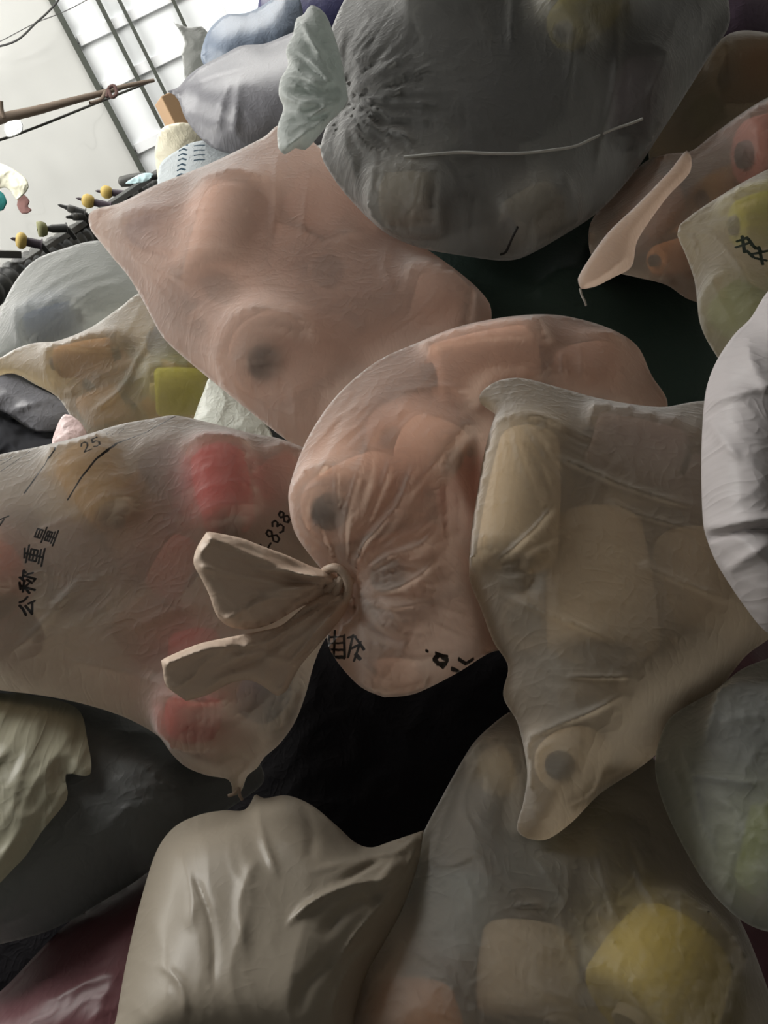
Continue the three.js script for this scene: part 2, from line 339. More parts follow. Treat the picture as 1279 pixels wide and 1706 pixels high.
  for (let k = 0; k < N; k++) if (use[k]) id[k] = put(k, zf[k]);
  const nFront = pos.length / 3, idb = id.slice();
  for (let k = 0; k < N; k++) if (use[k] && !rim[k]) idb[k] = put(k, zb[k]);
  for (let j = 0; j < ny - 1; j++) for (let i = 0; i < nx - 1; i++) {
    const k = j * nx + i; if (!cin[k]) continue;
    const q = [k, k + 1, k + nx, k + nx + 1];
    const flip = Math.abs(zf[q[0]] - zf[q[3]]) > Math.abs(zf[q[1]] - zf[q[2]]);
    const tri = flip ? [[0, 2, 1], [1, 2, 3]] : [[0, 2, 3], [0, 3, 1]];
    for (const t of tri) { idx.push(...t.map((n) => id[q[n]])); const b = t.map((n) => idb[q[n]]); if (b[0] !== id[q[t[0]]] || b[1] !== id[q[t[1]]] || b[2] !== id[q[t[2]]]) rear.push(b[0], b[2], b[1]); }
  }
  // take the space
  for (let j = Math.max(0, Math.floor((y0 - OY) / OC)); j < Math.min(OM, (y1 - OY) / OC + 1); j++) for (let i = Math.max(0, Math.floor((x0 - OX) / OC)); i < Math.min(ON, (x1 - OX) / OC + 1); i++) {
    const X = OX + i * OC, Y = OY + j * OC;
    if (inside(poly, X, Y)) { const z = look(zb, X, Y); if (z !== null) taken[j * ON + i] = Math.max(taken[j * ON + i], z); }
  }
  // root at the lowest point
  let lowY = 1e9, root = V(0, 0, 0);
  if (o.parent) root = o.root; else { for (let k = 0; k < pos.length; k += 3) if (pos[k + 1] < lowY) { lowY = pos[k + 1]; root = V(pos[k], pos[k + 1], pos[k + 2]); } }
  const t = o.parent ?? thing(o.name ?? 'plastic_bag', o.label, o.category ?? 'bag', root, o.group);
  const local = new Float32Array(pos.length); for (let k = 0; k < pos.length; k += 3) { local[k] = pos[k] - root.x; local[k + 1] = pos[k + 1] - root.y; local[k + 2] = pos[k + 2] - root.z; }
  const g = new THREE.BufferGeometry();
  g.setAttribute('position', new THREE.BufferAttribute(local, 3)); g.setAttribute('uv', new THREE.BufferAttribute(new Float32Array(uv), 2)); const nf = idx.length; for (const b of rear) idx.push(b);
  g.setIndex(idx); g.addGroup(0, nf, 0); g.addGroup(nf, rear.length, 1); g.computeVertexNormals();
  const surf = (x, y, lift = 0) => at(x, y, (look(zf, x, y) ?? o.d) - lift);
  const uvAt = (x, y) => { const p = surf(x, y).sub(P0); return [p.dot(e1), p.dot(e2)]; };
  let mat = o.mat;
  if (o.print) {                                       // ink printed on the film
    let u0 = 1e9, v0 = 1e9, u1 = -1e9, v1 = -1e9; for (let k = 0; k < uv.length; k += 2) { u0 = Math.min(u0, uv[k]); u1 = Math.max(u1, uv[k]); v0 = Math.min(v0, uv[k + 1]); v1 = Math.max(v1, uv[k + 1]); }
    const cw = o.print.size ?? 1536, ch = Math.round(cw * (v1 - v0) / (u1 - u0)), cv = document.createElement('canvas'); cv.width = cw; cv.height = Math.min(2048, ch);
    const c2 = cv.getContext('2d'); c2.fillStyle = '#ffffff'; c2.fillRect(0, 0, cw, cv.height); c2.lineCap = 'round'; c2.lineJoin = 'round';
    const sx = cw / (u1 - u0), sy = cv.height / (v1 - v0);
    for (const s of o.print.strokes) {
      c2.strokeStyle = s.color ?? '#1c1512'; c2.lineWidth = s.w * o.d / F * sx; c2.beginPath();
      s.p.forEach(([x, y], n) => { const [a, b] = uvAt(x, y); c2[n ? 'lineTo' : 'moveTo']((a - u0) * sx, (v1 - b) * sy); }); c2.stroke();
    }
    const tx = new THREE.CanvasTexture(cv); tx.colorSpace = THREE.SRGBColorSpace; tx.repeat.set(1 / (u1 - u0), 1 / (v1 - v0)); tx.offset.set(-u0 / (u1 - u0), -v0 / (v1 - v0));
    mat = o.mat.clone(); mat.map = tx;
  }
  let lining = linings.get(o.mat);                      // the side that lies on the heap: several plies, no longer see-through
  if (!lining) { lining = o.mat.clone(); lining.transmission = 0; lining.roughness = 0.9; linings.set(o.mat, lining); }
  const mesh = part(o.partName ?? 'film', g, [mat, lining], t);
  for (const m of cones) {
    const c = m.c, L = m.A.distanceTo(m.B), rt = c.rt ?? Math.min(0.034, m.ra * 0.4, m.rb * 0.4), geo = coneGeos(L, m.ra, m.rb, rt);
    const ct = thing('yarn_cone', c.label, 'yarn cone', m.A, c.group); ct.quaternion.setFromUnitVectors(UP, m.B.clone().sub(m.A).normalize());
    part('yarn', geo.body, yarn(c.c), ct); part('tube', geo.tube, tubeMats[c.tube ?? 'dark'], ct);
  }
  return { root: t, at: root, surf, mesh, z: (x, y) => look(zf, x, y) };
}
function openLine(p) { const out = [], c = new THREE.CatmullRomCurve3(p.map(([x, y]) => V(x, y, 0)), false, 'centripetal'); const n = Math.max(4, Math.ceil(c.getLength() / 12)); for (let i = 0; i <= n; i++) { const q = c.getPoint(i / n); out.push([q.x, q.y]); } return out; }
function rope(pts, r, rad = 7, n) { const c = new THREE.CatmullRomCurve3(pts, false, 'centripetal'); return new THREE.TubeGeometry(c, n ?? Math.max(8, pts.length * 6), r, rad, false); }
function moved(geo, root) { return geo.translate(-root.x, -root.y, -root.z); }
function bar(a, b, w, h, bevel = 0.004) {              // a bevelled bar between two points
  const L = a.distanceTo(b), g = new RoundedBoxGeometry(w, L, h, 2, Math.min(bevel, w / 3, h / 3)), q = new THREE.Quaternion().setFromUnitVectors(UP, b.clone().sub(a).normalize());
  return g.applyQuaternion(q).translate((a.x + b.x) / 2, (a.y + b.y) / 2, (a.z + b.z) / 2);
}
// printed characters as pen strokes in a unit square, x along the reading direction and y down
const GLYPH = {
  '公': [[[0.42, 0.05], [0.3, 0.28], [0.05, 0.5]], [[0.6, 0.05], [0.72, 0.28], [0.97, 0.48]], [[0.5, 0.42], [0.2, 0.88], [0.75, 0.82]], [[0.66, 0.6], [0.88, 0.95]]],
  '称': [[[0.38, 0.04], [0.1, 0.14]], [[0.02, 0.3], [0.46, 0.3]], [[0.25, 0.1], [0.25, 1]], [[0.25, 0.34], [0.04, 0.7]], [[0.25, 0.38], [0.44, 0.58]], [[0.62, 0.02], [0.5, 0.34]], [[0.58, 0.2], [0.98, 0.2], [0.9, 0.34]], [[0.75, 0.2], [0.75, 0.96], [0.64, 0.88]], [[0.62, 0.46], [0.52, 0.78]], [[0.86, 0.46], [0.99, 0.76]]],
  '重': [[[0.75, 0.02], [0.25, 0.09]], [[0.02, 0.2], [0.98, 0.2]], [[0.5, 0.06], [0.5, 0.95]], [[0.2, 0.33], [0.2, 0.66], [0.8, 0.66], [0.8, 0.33], [0.2, 0.33]], [[0.2, 0.49], [0.8, 0.49]], [[0.12, 0.8], [0.88, 0.8]], [[0.02, 0.96], [0.98, 0.96]]],
  '量': [[[0.25, 0.04], [0.25, 0.3], [0.75, 0.3], [0.75, 0.04], [0.25, 0.04]], [[0.25, 0.17], [0.75, 0.17]], [[0.02, 0.42], [0.98, 0.42]], [[0.22, 0.53], [0.22, 0.75], [0.78, 0.75], [0.78, 0.53], [0.22, 0.53]], [[0.22, 0.64], [0.78, 0.64]], [[0.5, 0.53], [0.5, 0.96]], [[0.14, 0.86], [0.86, 0.86]], [[0.02, 0.98], [0.98, 0.98]]],
  '2': [[[0.08, 0.28], [0.25, 0.05], [0.6, 0.02], [0.82, 0.22], [0.7, 0.5], [0.08, 0.97], [0.9, 0.97]]],
  '5': [[[0.85, 0.03], [0.25, 0.03], [0.18, 0.45], [0.55, 0.36], [0.86, 0.6], [0.75, 0.9], [0.4, 0.99], [0.1, 0.86]]],
  '8': [[[0.5, 0.46], [0.2, 0.3], [0.3, 0.05], [0.7, 0.05], [0.8, 0.3], [0.5, 0.46], [0.15, 0.72], [0.3, 0.98], [0.7, 0.98], [0.85, 0.72], [0.5, 0.46]]],
  '3': [[[0.12, 0.16], [0.4, 0.02], [0.75, 0.12], [0.75, 0.36], [0.42, 0.46], [0.82, 0.58], [0.84, 0.86], [0.45, 1], [0.1, 0.86]]],
  '6': [[[0.7, 0.02], [0.25, 0.4], [0.12, 0.75], [0.4, 0.99], [0.78, 0.85], [0.75, 0.6], [0.45, 0.5], [0.15, 0.7]]],
  '-': [[[0.15, 0.55], [0.85, 0.55]]],
};
function write(ch, x, y, ux, uy, vx, vy, w, color) { return GLYPH[ch].map((s) => ({ w, color, p: dense(s.map(([a, b]) => [x + a * ux + b * vx, y + a * uy + b * vy])) })); }
function dense(p) { const o = []; for (let i = 0; i + 1 < p.length; i++) for (let k = 0; k < 4; k++) o.push([p[i][0] + (p[i + 1][0] - p[i][0]) * k / 4, p[i][1] + (p[i + 1][1] - p[i][1]) * k / 4]); o.push(p[p.length - 1]); return o; }

// ------------------------------------------------------------------ the hall
const plasterTex = noiseTexture(512, (u, v) => 0.86 + 0.1 * per(u, v, 4, 4, 1) + 0.08 * per(u, v, 14, 10, 2) - 0.12 * ridge(per(u + 0.12 * per(u, v, 9, 9, 4), v + 0.1 * per(u, v, 12, 12, 7), 3, 4, 8) * 2.2) ** 24 * smooth(0.0, 0.3, per(u, v, 3, 3, 12)));
plasterTex.repeat.set(0.45, 0.45); plasterTex.colorSpace = THREE.NoColorSpace;
const plaster = plain([0.66, 0.665, 0.645], 0.95, { map: plasterTex });
const sheet = plain([0.88, 0.91, 0.93], 0.6), whitePaint = plain([0.88, 0.9, 0.92], 0.5), postPaint = plain([0.055, 0.062, 0.05], 0.6);
const concrete = plain([0.16, 0.15, 0.14], 0.95), roofMat = plain([0.3, 0.3, 0.3], 0.9), sideWall = plain([0.5, 0.49, 0.46], 0.95, { map: plasterTex });
function slab(x0, x1, y0, y1, z0, z1) {
  const g = new THREE.BoxGeometry(x1 - x0, y1 - y0, z1 - z0).translate((x0 + x1) / 2, (y0 + y1) / 2, (z0 + z1) / 2), p = g.attributes.position, n = g.attributes.normal, uv = g.attributes.uv;
  for (let i = 0; i < p.count; i++) Math.abs(n.getX(i)) > 0.5 ? uv.setXY(i, p.getZ(i), p.getY(i)) : Math.abs(n.getY(i)) > 0.5 ? uv.setXY(i, p.getX(i), p.getZ(i)) : uv.setXY(i, p.getX(i), p.getY(i));
  return g;
}
const T = 0.2;
structure('floor', slab(ROOM.x0 - T, ROOM.x1 + T, -T, 0, ROOM.z0 - T, ROOM.z1 + T), concrete);
structure('ceiling', slab(ROOM.x0 - T, ROOM.x1 + T, ROOM.y1, ROOM.y1 + T, ROOM.z0 - T, ROOM.z1 + T), roofMat);
structure('wall_right', slab(ROOM.x1, ROOM.x1 + T, 0, ROOM.y1, ROOM.z0, ROOM.z1), sideWall);
structure('wall_back', slab(ROOM.x0 - T, ROOM.x1 + T, 0, ROOM.y1, ROOM.z1, ROOM.z1 + T), sideWall);
structure('wall_left', slab(ROOM.x0 - T, ROOM.x0, 0, ROOM.y1, ROOM.z0, ROOM.z1), sideWall);
const zw = ROOM.z0, PX = -0.54, WX0 = 0.56, WX1 = 2.0, WY0 = 2.9, WY1 = 4.3;
const farWall = structure('wall_far', mergeGeometries([slab(ROOM.x0, PX, 0, ROOM.y1, zw - T, zw), slab(PX, WX0, 0, ROOM.y1, zw - T, zw - 0.06), slab(WX1, ROOM.x1, 0, ROOM.y1, zw - T, zw - 0.06),
  slab(WX0, WX1, 0, WY0, zw - T, zw - 0.06), slab(WX0, WX1, WY1, ROOM.y1, zw - T, zw - 0.06)]), plaster);
for (const [a, b] of [[PX, -0.24], [-0.24, -0.1], [-0.1, 0.26], [0.26, WX0]]) for (const [c, d] of [[0, 1.3], [1.3, 2.52], [2.52, 3.0], [3.0, 3.32], [3.32, 4.2], [4.2, ROOM.y1]])
  structure('panel', bar(V((a + b) / 2, c + 0.003, zw - 0.04), V((a + b) / 2, d - 0.003, zw - 0.04), b - a - 0.006, 0.026), sheet, farWall);
[[PX, 0.042, 5.2], [-0.24, 0.032, 5.2], [-0.1, 0.027, 5.2], [0.26, 0.025, 5.2]].forEach(([x, w, h], i) => structure('trim_' + (i + 1), bar(V(x, 0, zw + 0.02), V(x, h, zw + 0.02), w, 0.028), postPaint));
[2.53, 3.0, 3.33, 4.2].forEach((y, i) => structure('trim_' + (i + 5), bar(V(PX + 0.03, y, zw - 0.012), V(WX0, y, zw - 0.012), 0.075, 0.02), whitePaint));
const pane = new THREE.MeshPhysicalMaterial({ color: 0xffffff, transmission: 1, thickness: 0, roughness: 0.02, ior: 1.45 });
const win = structure('window_1', mergeGeometries([bar(V(WX0, WY0, zw - 0.03), V(WX0, WY1, zw - 0.03), 0.06, 0.08), bar(V(WX1, WY0, zw - 0.03), V(WX1, WY1, zw - 0.03), 0.06, 0.08), bar(V(WX0, WY0, zw - 0.03), V(WX1, WY0, zw - 0.03), 0.08, 0.06), bar(V(WX0, WY1, zw - 0.03), V(WX1, WY1, zw - 0.03), 0.08, 0.06), bar(V(1.28, WY0, zw - 0.03), V(1.28, WY1, zw - 0.03), 0.04, 0.04)]), whitePaint);
structure('pane', slab(WX0 + 0.03, 1.26, WY0 + 0.03, WY1 - 0.03, zw - 0.032, zw - 0.03), pane, win);
structure('pane', slab(1.3, WX1 - 0.03, WY0 + 0.03, WY1 - 0.03, zw - 0.032, zw - 0.03), pane, win);
const unseenDayGlow = new THREE.MeshStandardMaterial({ color: 0xffffff, roughness: 0.8, emissive: new THREE.Color().setRGB(1, 1, 0.97), emissiveIntensity: 1.2 });
SKY_W.forEach(([x, z, w, l], i) => structure('window_' + (i + 2), slab(x - w / 2, x + w / 2, ROOM.y1 - 0.025, ROOM.y1 - 0.001, z - l / 2, z + l / 2), unseenDayGlow));   // translucent roof sheets out of view, placed to light wall and heap
structure('window_5', slab(ROOM.x0 + 0.001, ROOM.x0 + 0.04, 2.15, 3.65, -5.2, -2.4), unseenDayGlow);  // side window out of view, placed to light the heap from the left

// ------------------------------------------------------------------ bags, from the nearest to the farthest
const F_ = { clear: film([0.8, 0.74, 0.66]), warm: film([0.93, 0.82, 0.74]), olive: film([0.77, 0.7, 0.6], { rough: 0.76 }), grey: film([0.6, 0.61, 0.59], { through: 0.85 }), smoky: film([0.55, 0.55, 0.535], { through: 0.9, rough: 0.76 }), thick: film([0.3, 0.258, 0.203], { through: 0.4, bump: 0.0005 }),
  tail: film([0.68, 0.53, 0.42], { through: 0.5, bump: 0.001 }), ruffle: film([0.7, 0.74, 0.72], { through: 0.65 }), white: film([0.44, 0.41, 0.415], { through: 0.22, coat: 0.3 }), smoke: film([0.3, 0.31, 0.31], { through: 0.6 }), black: film([0.008, 0.007, 0.009], { through: 0.1, coat: 0, spec: 0.25 }),  // black: filler bags, coloured like the shade in the gaps
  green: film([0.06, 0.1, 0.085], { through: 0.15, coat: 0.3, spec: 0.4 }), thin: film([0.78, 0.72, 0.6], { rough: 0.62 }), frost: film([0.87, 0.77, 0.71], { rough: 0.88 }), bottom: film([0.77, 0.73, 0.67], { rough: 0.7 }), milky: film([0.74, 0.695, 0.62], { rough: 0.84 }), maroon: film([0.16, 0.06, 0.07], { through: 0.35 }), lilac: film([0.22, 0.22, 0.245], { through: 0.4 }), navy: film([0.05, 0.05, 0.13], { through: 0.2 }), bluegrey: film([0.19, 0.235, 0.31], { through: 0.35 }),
  cream: film([0.8, 0.75, 0.58], { through: 0.3 }), sack: film([0.5, 0.54, 0.56], { through: 0.1, coat: 0 }), paleGreen: film([0.42, 0.4, 0.3], { through: 0.35, bump: 0.002 }) };

bag({ label: 'mauve white opaque sack with a deep sideways crease beside the olive bag', out: [[1340, 430], [1279, 485], [1250, 530], [1222, 558], [1190, 608], [1174, 660], [1168, 760], [1171, 872], [1183, 915], [1200, 950], [1240, 1010], [1279, 1055], [1340, 1080], [1440, 960], [1440, 560]],
  d: 1.16, gx: 0.02, gy: -0.03, h: 0.13, R: 130, cell: 5, mat: F_.white, rough: [0.005, 80, 0.3, 2], folds: [{ p: [[1160, 900], [1200, 893], [1240, 884], [1300, 878]], w: 9, h: -0.02, open: 1 }, { p: [[1175, 880], [1230, 872], [1300, 862]], w: 14, h: 0.014, open: 1 }, { p: [[1172, 672], [1230, 655], [1300, 640]], w: 12, h: 0.012, open: 1 },
    { p: [[1176, 690], [1200, 730], [1240, 770]], w: 12, h: 0.01 }, { p: [[1200, 960], [1240, 930], [1300, 900]], w: 16, h: 0.012 }, { p: [[1240, 560], [1260, 620], [1300, 660]], w: 16, h: 0.01 }] });

bag({ label: 'dusky grey clear bag with a lime cone inside, under the mauve white sack', out: [[1330, 1080], [1279, 1097], [1235, 1115], [1190, 1150], [1120, 1192], [1097, 1235], [1091, 1285], [1105, 1340], [1135, 1405], [1180, 1480], [1230, 1530], [1279, 1552], [1400, 1560], [1450, 1300]],
  d: 1.12, gx: -0.02, gy: -0.05, h: 0.12, R: 140, cell: 5, mat: F_.grey, rough: [0.006, 60, 0.5, 1.6], folds: [{ p: [[1145, 1290], [1190, 1296], [1279, 1310]], w: 7, h: 0.01 }, { p: [[1130, 1200], [1150, 1290], [1180, 1400], [1220, 1470]], w: 8, h: 0.01 }, { p: [[1105, 1240], [1130, 1300], [1170, 1420]], w: 6, h: 0.008 }, { p: [[1200, 1200], [1279, 1190]], w: 9, h: 0.008 }],
  holds: [{ label: 'lime green cone inside the dusky grey bag under the mauve white sack', c: 'lime', a: [1235, 1400, 0.05], b: [1290, 1420, 0.06], r: [0.055, 0.06] }, { label: 'peach cone below the lime one inside the dusky grey bag', c: 'orange', a: [1230, 1490, 0.05], b: [1290, 1500, 0.05], r: [0.04, 0.045] },
    { label: 'grey cone at the top of the dusky grey bag with a lime cone', c: 'grey', a: [1200, 1220, 0.05], b: [1300, 1250, 0.06], r: [0.065, 0.07] }] });

// the knotted pink bag: its two tail lobes first
const knotRoot = at(640, 1158, 1.42);
const pinkBag = thing('plastic_bag', 'tied clear bag of pink cones with a knot and two fanned tails', 'bag', knotRoot);
bag({ parent: pinkBag, root: knotRoot, partName: 'tail', out: [[580, 978, 1], [548, 985], [505, 1012], [468, 1042], [430, 1052], [390, 1060], [330, 1073], [268, 1099, 1], [272, 1120], [276, 1142], [310, 1168, 1], [345, 1158], [385, 1138], [418, 1134], [445, 1148], [462, 1160], [478, 1150, 1], [500, 1110], [530, 1075], [565, 1035], [582, 1005]],
  d: 1.29, gx: 0.05, gy: -0.02, h: 0.013, hb: 0.006, R: 14, cell: 4, mat: F_.tail, stiff: 0.12, times: 20, rough: [0.008, 34, 2.5, 2.4], streaks: [{ x: 580, y: 985, a0: 118, a1: 168, n: 16, r0: 25, len: 170, h: 0.012 }], folds: [{ p: [[570, 990], [500, 1035], [440, 1070], [350, 1080], [280, 1105]], w: 6, h: 0.015, grow: 1, open: 1 }, { p: [[572, 1000], [520, 1060], [485, 1100], [440, 1090], [390, 1095]], w: 7, h: 0.012, open: 1 },
    { p: [[575, 1005], [540, 1060], [490, 1120], [470, 1150]], w: 7, h: 0.012, open: 1 }, { p: [[520, 1040], [460, 1080], [400, 1110], [330, 1130]], w: 8, h: -0.012 }, { p: [[420, 1060], [405, 1085], [420, 1100]], w: 6, h: 0.008 }, { p: [[560, 1020], [515, 1080], [480, 1110]], w: 5, h: -0.01 }] });
const tail = bag({ parent: pinkBag, root: knotRoot, partName: 'tail', out: [[580, 975, 1], [548, 952], [520, 944], [480, 926], [440, 911], [400, 896], [345, 885, 1], [328, 912], [322, 938], [334, 962], [348, 990], [362, 1028], [385, 1045], [420, 1048], [455, 1038], [500, 1012], [560, 990]],
  d: 1.32, gx: 0.05, gy: -0.02, h: 0.014, hb: 0.006, R: 14, cell: 4, mat: F_.tail, stiff: 0.12, times: 20, rough: [0.008, 36, 0.4, 2.4], streaks: [{ x: 580, y: 972, a0: 165, a1: 205, n: 14, r0: 25, len: 150, h: 0.012 }], folds: [{ p: [[570, 968], [500, 955], [430, 930], [350, 895]], w: 6, h: 0.015, grow: 1, open: 1 }, { p: [[570, 972], [480, 975], [400, 960], [340, 945]], w: 6, h: 0.015, grow: 1, open: 1 },
    { p: [[570, 976], [500, 995], [440, 1000], [380, 1030]], w: 6, h: 0.014, grow: 1, open: 1 }, { p: [[330, 925], [350, 905], [352, 890]], w: 5, h: 0.01 }, { p: [[520, 960], [450, 955], [380, 930]], w: 6, h: -0.01 }, { p: [[440, 985], [410, 1010], [395, 1040]], w: 7, h: -0.008 }] });

const olive = bag({ label: 'tall olive beige clear bag stretched over long beige cones, beside the mauve white sack', out: [[800, 655], [830, 634], [870, 630], [930, 645], [1000, 664], [1100, 678], [1170, 668], [1260, 680], [1320, 850], [1300, 1040], [1240, 1095], [1180, 1172], [1080, 1268], [1000, 1322], [950, 1372], [905, 1400], [862, 1385], [872, 1335], [878, 1285], [862, 1205], [838, 1160], [846, 1110], [822, 1070], [800, 1012], [782, 965], [783, 900], [798, 800], [812, 730], [825, 690, 1], [800, 672]],
  fill: [10, ['dark', 'mauve'], 0.05, 'dark filler cone shading the gaps inside the olive beige bag'], d: 1.3, gx: -0.01, gy: -0.05, h: 0.16, hb: 0.14, R: 120, cell: 4.5, mat: F_.olive, rough: [0.004, 55, 0.9, 1.8],  // fill: dark yarn colours stand in for the shaded gaps
  folds: [{ p: [[760, 645], [800, 653], [841, 671]], w: 5, h: 0.012 }, { p: [[841, 675], [902, 693], [955, 718], [1003, 738]], w: 7, h: 0.016 }, { p: [[906, 752], [963, 775], [1036, 807], [1109, 831], [1180, 850]], w: 7, h: 0.016 }, { p: [[926, 835], [894, 876], [849, 917], [805, 951]], w: 6, h: 0.016 },
    { p: [[1003, 827], [1052, 852], [1105, 868], [1180, 890]], w: 7, h: 0.014 }, { p: [[796, 983], [827, 979]], w: 4, h: 0.01 }, { p: [[841, 990], [914, 1022], [971, 1046], [1030, 1072]], w: 7, h: 0.014 }, { p: [[940, 1126], [1000, 1127], [1062, 1128]], w: 4, h: 0.01 }, { p: [[874, 1233], [934, 1205], [987, 1184], [1050, 1150]], w: 6, h: 0.014 },
    { p: [[1060, 935], [1125, 965], [1239, 1010]], w: 8, h: 0.012 }, { p: [[800, 985], [815, 1066], [850, 1125]], w: 6, h: 0.014 }, { p: [[838, 678], [822, 740], [806, 830]], w: 7, h: 0.012 }, { p: [[838, 676], [870, 700], [910, 706]], w: 8, h: -0.02 }, { p: [[870, 930], [890, 960], [870, 1000]], w: 16, h: -0.014 }, { p: [[870, 1250], [880, 1320], [900, 1380]], w: 7, h: 0.01 }],
  streaks: [{ x: 838, y: 672, a0: 20, a1: 120, n: 12, r0: 50, len: 160, h: 0.006 }, { x: 790, y: 970, a0: -40, a1: 40, n: 10, r0: 50, len: 120, h: 0.005 }],
  pleats: [{ x: 838, y: 672, R: 50, h: 0.012, n: 3 }],
  holds: [{ label: 'long beige cone standing upright along the edge of the olive beige bag', c: 'beige', a: [872, 728, 0.04], b: [848, 935, 0.04], r: [0.055, 0.068], tube: 'dark' }, { label: 'broad beige cone standing in the front middle of the olive beige bag', c: 'beige', a: [990, 870, 0.03], b: [1005, 1085, 0.03], r: [0.08, 0.09] },
    { label: 'beige cone in deep shade next to the sack inside the olive beige bag', c: 'beige', a: [1165, 900, 0.09], b: [1160, 1060, 0.09], r: [0.075, 0.08] }, { label: 'beige cone with a grey hub showing through below the middle of the olive beige bag', c: 'beige', tube: 'grey', a: [858, 1040, 0.045], b: [905, 1050, 0.2], r: [0.055, 0.06], rt: 0.03 },
    { label: 'short beige cone with a dark hub at the bottom tip of the olive beige bag', c: 'beige', a: [900, 1285, 0.03], b: [940, 1270, 0.14], r: [0.045, 0.05], rt: 0.02 }, { label: 'dark filler cone as shade between the upright and broad cones of the olive bag', c: 'dark', a: [885, 985, 0.05], b: [905, 905, 0.08], r: [0.03, 0.03] }, { label: 'mauve filler cone as shade across the top of the olive beige bag', c: 'mauve', a: [985, 730, 0.06], b: [1130, 770, 0.08], r: [0.05, 0.055] },  // the dark and mauve yarn stand in for shade between the cones
    { label: 'black filler cone standing in for deep shade low in the olive beige bag', c: 'dark', a: [1110, 1195, 0.06], b: [1190, 1110, 0.07], r: [0.05, 0.05] }, { label: 'cream cone lying in the lower end of the olive beige bag', c: 'cream', a: [925, 1165, 0.06], b: [1040, 1165, 0.09], r: [0.05, 0.055] }] });  // black yarn colour stands in for the shade beside the sack

